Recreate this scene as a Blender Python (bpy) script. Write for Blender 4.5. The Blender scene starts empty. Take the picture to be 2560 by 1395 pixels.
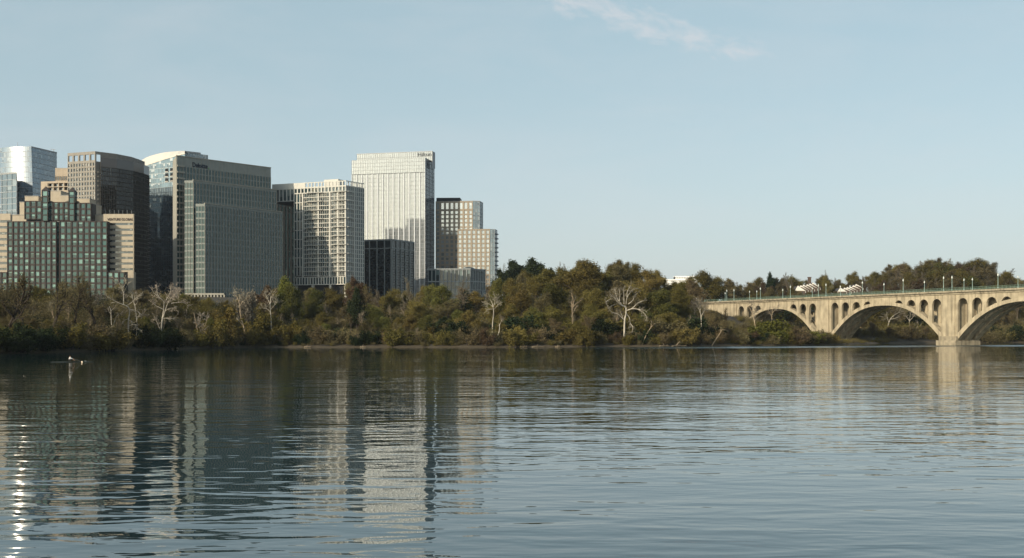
import bpy, bmesh, math, random
import numpy as np
from mathutils import Vector, Matrix
SC = bpy.context.scene
COL = SC.collection
R = math.radians

# ---------------------------------------------------------------- camera
F, YH, H = 2900.0, 832.0, 5.0          # focal length and horizon row in photo pixels, eye height in metres
cd = bpy.data.cameras.new('camera'); cam = bpy.data.objects.new('camera', cd); COL.objects.link(cam)
cd.sensor_width = 36; cd.lens = 36*F/2560; cd.shift_y = (YH-697.5)/2560
cd.clip_start = 0.5; cd.clip_end = 60000
cam.location = (0, 0, H); cam.rotation_euler = (R(90), 0, 0)
SC.camera = cam

# ---------------------------------------------------------------- light
SUN_EL = R(22.5)
SX, SY = -0.695, -0.719               # horizontal direction towards the sun (behind the camera, to the left)
S = Vector((SX*math.cos(SUN_EL), SY*math.cos(SUN_EL), math.sin(SUN_EL)))
ld = bpy.data.lights.new('sun', 'SUN'); ld.energy = 4.3; ld.angle = R(0.5); ld.color = (1.0, 0.865, 0.66)
sun = bpy.data.objects.new('sun', ld); COL.objects.link(sun)
sun.rotation_euler = S.to_track_quat('Z', 'Y').to_euler(); sun.location = (-300, -300, 300)

W = bpy.data.worlds.new('World'); SC.world = W; W.use_nodes = True
def build_world():
    nt = W.node_tree; N = nt.nodes; L = nt.links; N.clear()
    out = N.new('ShaderNodeOutputWorld'); bg = N.new('ShaderNodeBackground'); bg.inputs[1].default_value = 0.15
    sky = N.new('ShaderNodeTexSky'); sky.sky_type = 'NISHITA'; sky.sun_disc = False
    sky.sun_elevation = SUN_EL; sky.sun_rotation = math.atan2(SX, SY)
    sky.air_density = 1.0; sky.dust_density = 1.6; sky.ozone_density = 1.6; sky.altitude = 50
    tc = N.new('ShaderNodeTexCoord'); sep = N.new('ShaderNodeSeparateXYZ'); L.new(tc.outputs['Generated'], sep.inputs[0])
    def M(op, a, b=None, c=None):
        n = N.new('ShaderNodeMath'); n.operation = op
        for i, v in enumerate((a, b, c)):
            if v is None: continue
            if hasattr(v, 'default_value'): L.new(v, n.inputs[i])
            else: n.inputs[i].default_value = v
        return n.outputs[0]
    # direction as azimuth (from +Y) and elevation
    az = M('ARCTAN2', sep.outputs[0], sep.outputs[1]); el = M('ARCSINE', sep.outputs[2])
    comb = N.new('ShaderNodeCombineXYZ'); L.new(az, comb.inputs[0]); L.new(el, comb.inputs[1])
    # one wisp of thin cloud, high to the right
    du = M('SUBTRACT', az, 0.112); dv = M('SUBTRACT', el, 0.259)
    a = R(-14.5)
    x1 = M('ADD', M('MULTIPLY', du, math.cos(a)), M('MULTIPLY', dv, math.sin(a)))
    y1 = M('SUBTRACT', M('MULTIPLY', dv, math.cos(a)), M('MULTIPLY', du, math.sin(a)))
    c2 = N.new('ShaderNodeCombineXYZ'); L.new(x1, c2.inputs[0]); L.new(y1, c2.inputs[1])
    def noise(vec, sx, sy, scale, det, rough=0.55, z=0.0):
        mp = N.new('ShaderNodeMapping'); mp.inputs['Scale'].default_value = (sx, sy, 1); mp.inputs['Location'].default_value = (0, 0, z)
        L.new(vec, mp.inputs[0]); n = N.new('ShaderNodeTexNoise'); n.inputs['Scale'].default_value = scale
        n.inputs['Detail'].default_value = det; n.inputs['Roughness'].default_value = rough; n.inputs['Distortion'].default_value = 0.4
        L.new(mp.outputs[0], n.inputs['Vector']); return n.outputs['Fac']
    n1 = noise(c2.outputs[0], 1, 2.6, 34, 10, 0.66)
    r2 = M('ADD', M('POWER', M('ABSOLUTE', M('DIVIDE', x1, 0.12)), 2.0), M('POWER', M('ABSOLUTE', M('DIVIDE', y1, 0.016)), 2.0))
    env = M('SUBTRACT', 1.0, r2)
    wisp = M('MULTIPLY', M('ADD', env, M('MULTIPLY', M('SUBTRACT', n1, 0.55), 5.2)), 0.8); wisp.node.use_clamp = True
    # faint high veil
    n2 = noise(comb.outputs[0], 1, 3.5, 5, 7, 0.6, 3.0)
    veil = M('MULTIPLY', M('SUBTRACT', n2, 0.42), 1.6); veil.node.use_clamp = True
    # short contrail, high to the left
    ca, cb = (-0.3815, 0.2700), (-0.3690, 0.2470)
    dx, dy = cb[0]-ca[0], cb[1]-ca[1]; ln = math.hypot(dx, dy); dx /= ln; dy /= ln
    cu = M('SUBTRACT', az, ca[0]); cv = M('SUBTRACT', el, ca[1])
    along = M('ADD', M('MULTIPLY', cu, dx), M('MULTIPLY', cv, dy)); acr = M('SUBTRACT', M('MULTIPLY', cv, dx), M('MULTIPLY', cu, dy))
    t1 = M('SUBTRACT', 1.0, M('DIVIDE', M('ABSOLUTE', acr), 0.0009)); t1.node.use_clamp = True
    t2 = M('SUBTRACT', 1.0, M('DIVIDE', M('ABSOLUTE', along), 0.016)); t2.node.use_clamp = True
    trail = M('MULTIPLY', M('MULTIPLY', t1, t2), 0.30)
    fac = M('ADD', M('ADD', M('MULTIPLY', wisp, CLOUD_W), M('MULTIPLY', veil, CLOUD_V)), trail); fac.node.use_clamp = True
    hsv = N.new('ShaderNodeHueSaturation'); hsv.inputs['Saturation'].default_value = SKY_SAT; hsv.inputs['Value'].default_value = 1.0
    L.new(sky.outputs[0], hsv.inputs['Color'])
    tint = N.new('ShaderNodeMixRGB'); tint.blend_type = 'MULTIPLY'; tint.inputs[0].default_value = 1; tint.inputs[2].default_value = SKY_TINT
    L.new(hsv.outputs[0], tint.inputs[1])
    # thin even cirrus sheet that flattens the sky's gradient
    vd = N.new('ShaderNodeVectorMath'); vd.operation = 'DOT_PRODUCT'; L.new(tc.outputs['Generated'], vd.inputs[0]); vd.inputs[1].default_value = tuple(S)
    sm = N.new('ShaderNodeMapRange'); sm.interpolation_type = 'SMOOTHSTEP'; sm.inputs[1].default_value = 0.1; sm.inputs[2].default_value = 0.9; sm.inputs[3].default_value = SHEET; sm.inputs[4].default_value = 0.1
    L.new(vd.outputs['Value'], sm.inputs[0])
    sheet = N.new('ShaderNodeMixRGB'); hi = N.new('ShaderNodeMapRange'); hi.interpolation_type = 'SMOOTHSTEP'; hi.inputs[1].default_value = 0.36; hi.inputs[2].default_value = 0.85; hi.inputs[3].default_value = 1; hi.inputs[4].default_value = 0.12; L.new(el, hi.inputs[0])
    L.new(M('MULTIPLY', sm.outputs[0], hi.outputs[0]), sheet.inputs[0]); L.new(tint.outputs[0], sheet.inputs[1]); 
    hz = N.new('ShaderNodeMapRange'); hz.interpolation_type = 'SMOOTHSTEP'; hz.inputs[1].default_value = 0.0; hz.inputs[2].default_value = 0.26; L.new(el, hz.inputs[0])
    sc = N.new('ShaderNodeMixRGB'); L.new(hz.outputs[0], sc.inputs[0]); sc.inputs[1].default_value = SHEET_LOW; sc.inputs[2].default_value = SHEET_COL; L.new(sc.outputs[0], sheet.inputs[2])
    mix = N.new('ShaderNodeMixRGB'); L.new(fac, mix.inputs[0]); L.new(sheet.outputs[0], mix.inputs[1]); mix.inputs[2].default_value = CLOUD_COL
    L.new(mix.outputs[0], bg.inputs[0]); L.new(bg.outputs[0], out.inputs[0])
CLOUD_W, CLOUD_V, CLOUD_COL = 0.48, 0.34, (4.4, 4.3, 4.4, 1)
SHEET, SHEET_COL, SHEET_LOW = 0.66, (2.3, 3.12, 3.45, 1), (3.35, 3.65, 3.85, 1)
SKY_SAT, SKY_TINT = 0.70, (0.97, 1.04, 0.98, 1)
build_world()
SC.view_settings.view_transform = 'Standard'; SC.view_settings.look = 'None'
SC.view_settings.exposure = 0.2; SC.view_settings.gamma = 1.0
SC.render.engine = 'CYCLES'
SC.cycles.max_bounces = 6; SC.cycles.diffuse_bounces = 2; SC.cycles.glossy_bounces = 4; SC.cycles.transmission_bounces = 3
SC.cycles.volume_bounces = 0; SC.cycles.sample_clamp_indirect = 12; SC.cycles.caustics_refractive = False
SC.cycles.caustics_reflective = True

# ---------------------------------------------------------------- helpers
def tag(o, label=None, cat=None, group=None, kind=None):
    if label: o['label'] = label
    if cat: o['category'] = cat
    if group: o['group'] = group
    if kind: o['kind'] = kind
    return o
def empty(name, loc=(0, 0, 0)):
    o = bpy.data.objects.new(name, None); COL.objects.link(o); o.location = loc; o.empty_display_size = 1; return o
def XY(px, D): return ((px-1280)/F*D, D)
def ZZ(py, D): return H + (YH-py)/F*D
def P3(px, py, D): return Vector(((px-1280)/F*D, D, ZZ(py, D)))

class MB:
    """collects faces in world coordinates; build() links them as one mesh object under a parent"""
    def __init__(s): s.v = []; s.f = []; s.uv = None; s.mi = []
    def quad(s, a, b, c, d, uv=None):
        n = len(s.v); s.v += [tuple(a), tuple(b), tuple(c), tuple(d)]; s.f.append((n, n+1, n+2, n+3))
        if uv is not None:
            if s.uv is None: s.uv = []
            s.uv += uv
    def poly(s, pts):
        n = len(s.v); s.v += [tuple(p) for p in pts]; s.f.append(tuple(range(n, n+len(pts))))
    def hexa(s, p):          # p: 4 bottom (ccw from above) + 4 top
        n = len(s.v); s.v += [tuple(q) for q in p]
        for f in ((3, 2, 1, 0), (4, 5, 6, 7), (0, 1, 5, 4), (1, 2, 6, 5), (2, 3, 7, 6), (3, 0, 4, 7)): s.f.append(tuple(n+i for i in f))
    def box(s, x0, x1, y0, y1, z0, z1):
        s.hexa([(x0, y0, z0), (x1, y0, z0), (x1, y1, z0), (x0, y1, z0), (x0, y0, z1), (x1, y0, z1), (x1, y1, z1), (x0, y1, z1)])
    def fbox(s, fr, s0, s1, o0, o1, z0, z1):   # box in a facade frame (p0,u,n): s along, o outwards
        p, u, n = fr
        g = lambda a, o, z: (p[0]+u[0]*a+n[0]*o, p[1]+u[1]*a+n[1]*o, z)
        s.hexa([g(s0, o1, z0), g(s1, o1, z0), g(s1, o0, z0), g(s0, o0, z0), g(s0, o1, z1), g(s1, o1, z1), g(s1, o0, z1), g(s0, o0, z1)])
    def prism(s, pts, z0, z1, cap=True, bot=False):
        n = len(s.v); k = len(pts)
        s.v += [(p[0], p[1], z0) for p in pts] + [(p[0], p[1], z1) for p in pts]
        for i in range(k):
            j = (i+1) % k; s.f.append((n+i, n+j, n+k+j, n+k+i))
        if cap: s.f.append(tuple(n+k+i for i in range(k)))
        if bot: s.f.append(tuple(n+i for i in reversed(range(k))))
    def tube(s, pts, rad, sides=5, cap=True):
        pts = [Vector(p) for p in pts]; k = len(pts); n0 = len(s.v)
        t = (pts[1]-pts[0]).normalized(); a = t.orthogonal().normalized()
        for i, p in enumerate(pts):
            t = (pts[min(i+1, k-1)]-pts[max(i-1, 0)]).normalized()
            a = (a-t*a.dot(t)); a = a.normalized() if a.length > 1e-6 else t.orthogonal().normalized()
            b = t.cross(a); r = rad[i] if hasattr(rad, '__len__') else rad
            for q in range(sides):
                an = 2*math.pi*q/sides; s.v.append(tuple(p+(a*math.cos(an)+b*math.sin(an))*r))
        for i in range(k-1):
            for q in range(sides):
                q2 = (q+1) % sides
                s.f.append((n0+i*sides+q, n0+i*sides+q2, n0+(i+1)*sides+q2, n0+(i+1)*sides+q))
        if cap:
            s.f.append(tuple(n0+q for q in reversed(range(sides)))); s.f.append(tuple(n0+(k-1)*sides+q for q in range(sides)))
    def lathe(s, c, prof, sides=10):
        n0 = len(s.v); c = Vector(c)
        for r, z in prof:
            for q in range(sides):
                an = 2*math.pi*q/sides; s.v.append((c.x+r*math.cos(an), c.y+r*math.sin(an), c.z+z))
        k = len(prof)
        for i in range(k-1):
            for q in range(sides):
                q2 = (q+1) % sides
                s.f.append((n0+i*sides+q, n0+i*sides+q2, n0+(i+1)*sides+q2, n0+(i+1)*sides+q))
        s.f.append(tuple(n0+q for q in reversed(range(sides)))); s.f.append(tuple(n0+(k-1)*sides+q for q in range(sides)))
    def mesh(s, name, mat, origin=(0, 0, 0), smooth=False):
        me = bpy.data.meshes.new(name)
        v = np.array(s.v, dtype=np.float64)-np.array(origin)
        me.from_pydata(v.tolist(), [], s.f)
        if s.uv is not None and len(s.uv) == len(me.loops):
            ul = me.uv_layers.new(name='UVMap'); ul.data.foreach_set('uv', np.array(s.uv, dtype=np.float32).ravel())
        me.materials.append(mat)
        if smooth: me.polygons.foreach_set('use_smooth', [True]*len(me.polygons))
        return me
    def build(s, name, mat, parent=None, smooth=False):
        if not s.f: return None
        org = (0, 0, 0); p = parent
        while p is not None:
            org = tuple(a+b for a, b in zip(org, p.location)); p = p.parent
        o = bpy.data.objects.new(name, s.mesh(name, mat, org, smooth)); COL.objects.link(o)
        if parent: o.parent = parent
        return o

# ---------------------------------------------------------------- materials
def new_mat(name):
    m = bpy.data.materials.new(name); m.use_nodes = True; nt = m.node_tree; nt.nodes.clear()
    out = nt.nodes.new('ShaderNodeOutputMaterial'); return m, nt, out
def c4(c): return (c[0], c[1], c[2], 1)
def mat_solid(name, col, rough=0.8, amt=0.18, scale=0.6, streak=0.0, metallic=0.0, spec=0.12, bump=0.0):
    """painted, stone, concrete or metal surface with uneven tone and optional vertical weather streaks"""
    m, nt, out = new_mat(name); N, L = nt.nodes, nt.links
    b = N.new('ShaderNodeBsdfPrincipled'); L.new(b.outputs[0], out.inputs[0])
    g = N.new('ShaderNodeNewGeometry')
    n = N.new('ShaderNodeTexNoise'); n.inputs['Scale'].default_value = scale; n.inputs['Detail'].default_value = 6; L.new(g.outputs['Position'], n.inputs['Vector'])
    mr = N.new('ShaderNodeMapRange'); mr.inputs[1].default_value = 0.3; mr.inputs[2].default_value = 0.7
    mr.inputs[3].default_value = 1-amt; mr.inputs[4].default_value = 1+amt; L.new(n.outputs['Fac'], mr.inputs[0])
    fac = mr.outputs[0]
    if streak:
        mp = N.new('ShaderNodeMapping'); mp.inputs['Scale'].default_value = (0.8, 0.8, 0.06); L.new(g.outputs['Position'], mp.inputs[0])
        n2 = N.new('ShaderNodeTexNoise'); n2.inputs['Scale'].default_value = 1.0; n2.inputs['Detail'].default_value = 5; L.new(mp.outputs[0], n2.inputs['Vector'])
        m2 = N.new('ShaderNodeMapRange'); m2.inputs[1].default_value = 0.45; m2.inputs[2].default_value = 0.72; m2.inputs[3].default_value = 1; m2.inputs[4].default_value = 1-streak
        L.new(n2.outputs['Fac'], m2.inputs[0])
        mm = N.new('ShaderNodeMath'); mm.operation = 'MULTIPLY'; L.new(fac, mm.inputs[0]); L.new(m2.outputs[0], mm.inputs[1]); fac = mm.outputs[0]
    mx = N.new('ShaderNodeMixRGB'); mx.blend_type = 'MULTIPLY'; mx.inputs[0].default_value = 1; mx.inputs[1].default_value = c4(col)
    L.new(fac, mx.inputs[2]); L.new(mx.outputs[0], b.inputs['Base Color'])
    b.inputs['Roughness'].default_value = rough; b.inputs['Metallic'].default_value = metallic; b.inputs['Specular IOR Level'].default_value = spec
    if bump:
        bp = N.new('ShaderNodeBump'); bp.inputs['Strength'].default_value = bump; L.new(n.outputs['Fac'], bp.inputs['Height']); L.new(bp.outputs[0], b.inputs['Normal'])
    return m
def mat_glass(name, base, blind=None, p_blind=0.2, ior=2.0, rough=0.06, tilt=0.012, metallic=0.0, vary=0.45):
    """glazing seen from outside: dark room behind a reflective pane, panes hung a hair out of true, some blinds drawn"""
    m, nt, out = new_mat(name); N, L = nt.nodes, nt.links
    b = N.new('ShaderNodeBsdfPrincipled'); L.new(b.outputs[0], out.inputs[0])
    uv = N.new('ShaderNodeUVMap'); fl = N.new('ShaderNodeVectorMath'); fl.operation = 'FLOOR'; L.new(uv.outputs[0], fl.inputs[0])
    wn = N.new('ShaderNodeTexWhiteNoise'); wn.noise_dimensions = '3D'; L.new(fl.outputs[0], wn.inputs['Vector'])
    base_c = N.new('ShaderNodeMixRGB'); base_c.inputs[1].default_value = c4([x*(1-vary) for x in base]); base_c.inputs[2].default_value = c4([x*(1+vary) for x in base])
    L.new(wn.outputs['Value'], base_c.inputs[0]); col = base_c.outputs[0]
    if blind:
        sp = N.new('ShaderNodeSeparateColor'); L.new(wn.outputs['Color'], sp.inputs[0])
        fr = N.new('ShaderNodeVectorMath'); fr.operation = 'FRACTION'; L.new(uv.outputs[0], fr.inputs[0])
        sx = N.new('ShaderNodeSeparateXYZ'); L.new(fr.outputs[0], sx.inputs[0])
        lt = N.new('ShaderNodeMath'); lt.operation = 'LESS_THAN'; L.new(sp.outputs[0], lt.inputs[0]); lt.inputs[1].default_value = p_blind
        dr = N.new('ShaderNodeMath'); dr.operation = 'GREATER_THAN'; L.new(sx.outputs[1], dr.inputs[0]); L.new(sp.outputs[1], dr.inputs[1])
        mu = N.new('ShaderNodeMath'); mu.operation = 'MULTIPLY'; L.new(lt.outputs[0], mu.inputs[0]); L.new(dr.outputs[0], mu.inputs[1])
        mb = N.new('ShaderNodeMixRGB'); L.new(mu.outputs[0], mb.inputs[0]); L.new(col, mb.inputs[1]); mb.inputs[2].default_value = c4(blind); col = mb.outputs[0]
    L.new(col, b.inputs['Base Color'])
    g = N.new('ShaderNodeNewGeometry')
    s1 = N.new('ShaderNodeVectorMath'); s1.operation = 'SUBTRACT'; L.new(wn.outputs['Color'], s1.inputs[0]); s1.inputs[1].default_value = (0.5, 0.5, 0.5)
    s2 = N.new('ShaderNodeVectorMath'); s2.operation = 'SCALE'; L.new(s1.outputs[0], s2.inputs[0]); s2.inputs['Scale'].default_value = tilt
    # slow waviness of the sheet
    nz = N.new('ShaderNodeTexNoise'); nz.inputs['Scale'].default_value = 0.35; nz.inputs['Detail'].default_value = 2; L.new(g.outputs['Position'], nz.inputs['Vector'])
    s3 = N.new('ShaderNodeVectorMath'); s3.operation = 'SUBTRACT'; L.new(nz.outputs['Color'], s3.inputs[0]); s3.inputs[1].default_value = (0.5, 0.5, 0.5)
    s4 = N.new('ShaderNodeVectorMath'); s4.operation = 'SCALE'; L.new(s3.outputs[0], s4.inputs[0]); s4.inputs['Scale'].default_value = tilt*1.5
    a1 = N.new('ShaderNodeVectorMath'); a1.operation = 'ADD'; L.new(g.outputs['Normal'], a1.inputs[0]); L.new(s2.outputs[0], a1.inputs[1])
    a2 = N.new('ShaderNodeVectorMath'); a2.operation = 'ADD'; L.new(a1.outputs[0], a2.inputs[0]); L.new(s4.outputs[0], a2.inputs[1])
    nn = N.new('ShaderNodeVectorMath'); nn.operation = 'NORMALIZE'; L.new(a2.outputs[0], nn.inputs[0]); L.new(nn.outputs[0], b.inputs['Normal'])
    b.inputs['Roughness'].default_value = rough; b.inputs['IOR'].default_value = ior; b.inputs['Metallic'].default_value = metallic
    return m
def mat_leaf(name, c1, c2, trans=0.25, bright=0.0):
    """foliage or fine twigs: tone varies from tree to tree and from clump to clump"""
    m, nt, out = new_mat(name); N, L = nt.nodes, nt.links
    oi = N.new('ShaderNodeObjectInfo'); g = N.new('ShaderNodeNewGeometry')
    n = N.new('ShaderNodeTexNoise'); n.inputs['Scale'].default_value = 0.45; n.inputs['Detail'].default_value = 3; L.new(g.outputs['Position'], n.inputs['Vector'])
    ri = N.new('ShaderNodeMath'); ri.operation = 'MULTIPLY_ADD'; L.new(g.outputs['Random Per Island'], ri.inputs[0]); ri.inputs[1].default_value = 0.7; ri.inputs[2].default_value = -0.35
    ad = N.new('ShaderNodeMath'); ad.operation = 'ADD'; L.new(n.outputs['Fac'], ad.inputs[0]); L.new(ri.outputs[0], ad.inputs[1]); ad.use_clamp = True
    mx = N.new('ShaderNodeMixRGB'); L.new(ad.outputs[0], mx.inputs[0]); mx.inputs[1].default_value = c4(c1); mx.inputs[2].default_value = c4(c2)
    hs = N.new('ShaderNodeHueSaturation'); L.new(mx.outputs[0], hs.inputs['Color'])
    h1 = N.new('ShaderNodeMapRange'); h1.inputs[3].default_value = 0.485; h1.inputs[4].default_value = 0.515; L.new(oi.outputs['Random'], h1.inputs[0]); L.new(h1.outputs[0], hs.inputs['Hue'])
    wn = N.new('ShaderNodeTexWhiteNoise'); wn.noise_dimensions = '1D'; L.new(oi.outputs['Random'], wn.inputs['W'])
    v1 = N.new('ShaderNodeMapRange'); v1.inputs[3].default_value = 0.65; v1.inputs[4].default_value = 1.3; L.new(wn.outputs['Value'], v1.inputs[0]); L.new(v1.outputs[0], hs.inputs['Value'])
    d = N.new('ShaderNodeBsdfDiffuse'); L.new(hs.outputs[0], d.inputs[0]); t = N.new('ShaderNodeBsdfTranslucent'); L.new(hs.outputs[0], t.inputs[0])
    ms = N.new('ShaderNodeMixShader'); ms.inputs[0].default_value = trans; L.new(d.outputs[0], ms.inputs[1]); L.new(t.outputs[0], ms.inputs[2]); L.new(ms.outputs[0], out.inputs[0])
    return m

# ---------------------------------------------------------------- terrain
SHX = [-4000, -700, -400, -220, -150, -121, -112, -104, -96, -89, 0, 62, 88, 120, 136, 150, 172, 200, 260, 400, 800, 4000]
SHY = [200, 215, 230, 250, 262, 276, 310, 345, 385, 400, 403, 426, 450, 470, 486, 510, 548, 566, 590, 650, 820, 2600]
def shore(x): return float(np.interp(x, SHX, SHY)) + 0.8*math.sin(x*0.21)+0.5*math.sin(x*0.53+1)
DPX = [-2000, -12, -3, 0, 1.5, 5, 28, 80, 130, 240, 420, 900, 6000]
DPZ = [-3, -2.5, -1.0, -0.05, 0.6, 1.2, 3.5, 9.5, 13, 19, 26, 30, 30]
def ground_z(x, y):
    d = y-shore(x)
    z = float(np.interp(d, DPX, DPZ))
    if d > 0:
        k = min(1, d/60)
        z += k*17*math.exp(-(((x-325)/135)**2+((y-920)/130)**2))          # wooded hill far right
        z += k*10*math.exp(-(((x-45)/75)**2+((y-585)/70)**2))             # rise behind the middle trees
        z += k*(0.5*math.sin(x*.11+y*.05)+0.4*math.sin(y*.17-x*.03))
        s = (x-192.0)*-0.3918+(y-435.0)*0.9201; o = (x-192.0)*0.9201+(y-435.0)*0.3918      # low ground under the bridge
        wgt = max(0, min(1, (o+42)/26))*max(0, min(1, (70-o)/30))*max(0, min(1, (212-s)/16)); lim = min(3.6, 1.2+d*.08)
        if z > lim: z += (lim-z)*wgt
        if 90 < x < 175: z -= min(1, max(0, (x-90)/20))*min(1, d/20)*2.0*max(0, 1-d/120)
    return z
# ---------------------------------------------------------------- ground, river
MAT = {}
def ground_material():
    m, nt, out = new_mat('bank_soil'); N, L = nt.nodes, nt.links
    b = N.new('ShaderNodeBsdfPrincipled'); L.new(b.outputs[0], out.inputs[0]); g = N.new('ShaderNodeNewGeometry')
    n = N.new('ShaderNodeTexNoise'); n.inputs['Scale'].default_value = 0.5; n.inputs['Detail'].default_value = 8; L.new(g.outputs['Position'], n.inputs['Vector'])
    cr = N.new('ShaderNodeValToRGB'); e = cr.color_ramp.elements
    e[0].position = 0.35; e[0].color = (0.016, 0.013, 0.008, 1); e[1].position = 0.7; e[1].color = (0.050, 0.038, 0.020, 1)
    L.new(n.outputs['Fac'], cr.inputs[0])
    sp = N.new('ShaderNodeSeparateXYZ'); L.new(g.outputs['Position'], sp.inputs[0])
    n2 = N.new('ShaderNodeTexNoise'); n2.inputs['Scale'].default_value = 0.25; L.new(g.outputs['Position'], n2.inputs['Vector'])
    zz = N.new('ShaderNodeMath'); zz.operation = 'MULTIPLY_ADD'; L.new(n2.outputs['Fac'], zz.inputs[0]); zz.inputs[1].default_value = -1.6; L.new(sp.outputs[2], zz.inputs[2])
    mr = N.new('ShaderNodeMapRange'); mr.inputs[1].default_value = -0.6; mr.inputs[2].default_value = 0.1; mr.inputs[3].default_value = 1; mr.inputs[4].default_value = 0; L.new(zz.outputs[0], mr.inputs[0])
    mm = N.new('ShaderNodeMixRGB'); L.new(mr.outputs[0], mm.inputs[0]); L.new(cr.outputs[0], mm.inputs[1]); mm.inputs[2].default_value = (0.065, 0.05, 0.03, 1)   # bare mud and sand by the water
    L.new(mm.outputs[0], b.inputs['Base Color']); b.inputs['Roughness'].default_value = 0.95
    bp = N.new('ShaderNodeBump'); bp.inputs['Strength'].default_value = 0.6; L.new(n.outputs['Fac'], bp.inputs['Height']); L.new(bp.outputs[0], b.inputs['Normal'])
    return m
def build_ground():
    xs = sorted(set([-3800, -3000, -2000, -1500, -1000, -800, -600]+list(range(-520, 640, 6))+[700, 800, 1000, 1300, 2000, 3000, 3800]))
    ds = [-3000, -1500, -700, -300, -100, -30, -12, -6, -3, -1.5, 0, .8, 1.6, 3, 5, 8, 12, 17, 23, 30, 38, 47, 57, 68, 80, 95, 110, 130, 150, 175, 200, 225, 250, 280, 310, 340, 370, 400, 430, 460, 500, 560, 640, 760, 900, 1200, 1800, 3000, 4200]
    v = []; f = []
    for d in ds:
        for x in xs:
            y = shore(x)+d; v.append((x, y, ground_z(x, y)))
    nx = len(xs)
    for i in range(len(ds)-1):
        for j in range(nx-1): f.append((i*nx+j, i*nx+j+1, (i+1)*nx+j+1, (i+1)*nx+j))
    me = bpy.data.meshes.new('ground'); me.from_pydata(v, [], f); me.materials.append(ground_material())
    me.polygons.foreach_set('use_smooth', [True]*len(me.polygons))
    o = bpy.data.objects.new('ground', me); COL.objects.link(o); tag(o, kind='structure')
build_ground()

def water_material():
    m, nt, out = new_mat('river_water'); N, L = nt.nodes, nt.links
    b = N.new('ShaderNodeBsdfPrincipled'); L.new(b.outputs[0], out.inputs[0])
    b.inputs['Base Color'].default_value = (0.008, 0.026, 0.029, 1); b.inputs['Roughness'].default_value = 0.015; b.inputs['IOR'].default_value = 1.42
    g = N.new('ShaderNodeNewGeometry')
    def nz(sx, sy, rot, scale, det, dist=0.0, rough=0.5):
        mp = N.new('ShaderNodeMapping'); mp.inputs['Scale'].default_value = (sx, sy, 1); mp.inputs['Rotation'].default_value = (0, 0, rot); L.new(g.outputs['Position'], mp.inputs[0])
        n = N.new('ShaderNodeTexNoise'); n.inputs['Scale'].default_value = scale; n.inputs['Detail'].default_value = det; n.inputs['Distortion'].default_value = dist; n.inputs['Roughness'].default_value = rough
        L.new(mp.outputs[0], n.inputs['Vector']); return n.outputs['Fac']
    def M(op, a, b_):
        n = N.new('ShaderNodeMath'); n.operation = op
        for i, q in enumerate((a, b_)):
            if hasattr(q, 'default_value'): L.new(q, n.inputs[i])
            else: n.inputs[i].default_value = q
        return n.outputs[0]
    swell = nz(0.55, 1.0, 0.10, 0.16, 1.0)         # ~6 m
    wave = nz(0.42, 1.0, -0.10, 0.66, 2.0, 0.3)     # ~2 m
    rip = nz(0.6, 1.0, 0.25, 1.25, 2.0, 0.2)         # ~0.6 m
    calm = nz(0.010, 0.030, 0.0, 1.0, 3.0)          # patches of breeze and calm
    streak = nz(0.012, 0.11, 0.4, 1.0, 3.0)
    cm = N.new('ShaderNodeMapRange'); cm.inputs[1].default_value = 0.38; cm.inputs[2].default_value = 0.62; cm.inputs[3].default_value = 0.55; cm.inputs[4].default_value = 1.25
    L.new(calm, cm.inputs[0])
    h = M('ADD', M('ADD', M('MULTIPLY', swell, W_SWELL), M('MULTIPLY', wave, W_WAVE)), M('MULTIPLY', rip, W_RIP))
    sp = N.new('ShaderNodeSeparateXYZ'); L.new(g.outputs['Position'], sp.inputs[0])
    off = M('ABSOLUTE', M('SUBTRACT', M('SUBTRACT', sp.outputs[1], M('MULTIPLY', sp.outputs[0], 0.42)), 368.0), 0.0)   # breeze line off the bank, towards the bridge
    br = N.new('ShaderNodeMapRange'); br.interpolation_type = 'SMOOTHSTEP'; br.inputs[1].default_value = 30; br.inputs[2].default_value = 12; br.inputs[3].default_value = 0; br.inputs[4].default_value = 1; L.new(off, br.inputs[0])
    bx_ = N.new('ShaderNodeMapRange'); bx_.inputs[1].default_value = 5; bx_.inputs[2].default_value = 75; L.new(sp.outputs[0], bx_.inputs[0])
    ruf = M('MULTIPLY', M('MULTIPLY', br.outputs[0], bx_.outputs[0]), M('MULTIPLY', calm, 5.0))
    h = M('MULTIPLY', h, M('ADD', cm.outputs[0], ruf))
    L.new(M('ADD', M('MULTIPLY', M('MULTIPLY', br.outputs[0], bx_.outputs[0]), M('MULTIPLY', streak, 0.55)), 0.015), b.inputs['Roughness'])   # cat's-paw too fine to see
    bp = N.new('ShaderNodeBump'); bp.inputs['Strength'].default_value = 1.0; bp.inputs['Distance'].default_value = 1.0
    L.new(h, bp.inputs['Height']); L.new(bp.outputs[0], b.inputs['Normal'])
    return m
W_SWELL, W_WAVE, W_RIP = 0.065, 0.056, 0.015
def build_water():
    w = MB(); xs = [-3790, -600, 900, 3790]; ys = [-600, 0, 300, 900, 3000]
    for i in range(3):
        for j in range(4): w.quad((xs[i], ys[j], 0), (xs[i+1], ys[j], 0), (xs[i+1], ys[j+1], 0), (xs[i], ys[j+1], 0))
    tag(w.build('river', water_material()), kind='structure')
build_water()

HAZE = 0.00004
def build_haze():
    m, nt, out = new_mat('thin_morning_haze'); v = nt.nodes.new('ShaderNodeVolumePrincipled'); nt.links.new(v.outputs[0], out.inputs['Volume'])
    v.inputs['Color'].default_value = (0.80, 0.90, 1.0, 1); v.inputs['Density'].default_value = HAZE; v.inputs['Anisotropy'].default_value = 0.2
    w = MB(); w.box(-4000, 4000, -3200, 8000, -7, 260); tag(w.build('haze', m), kind='stuff')
if HAZE: build_haze()
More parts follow.
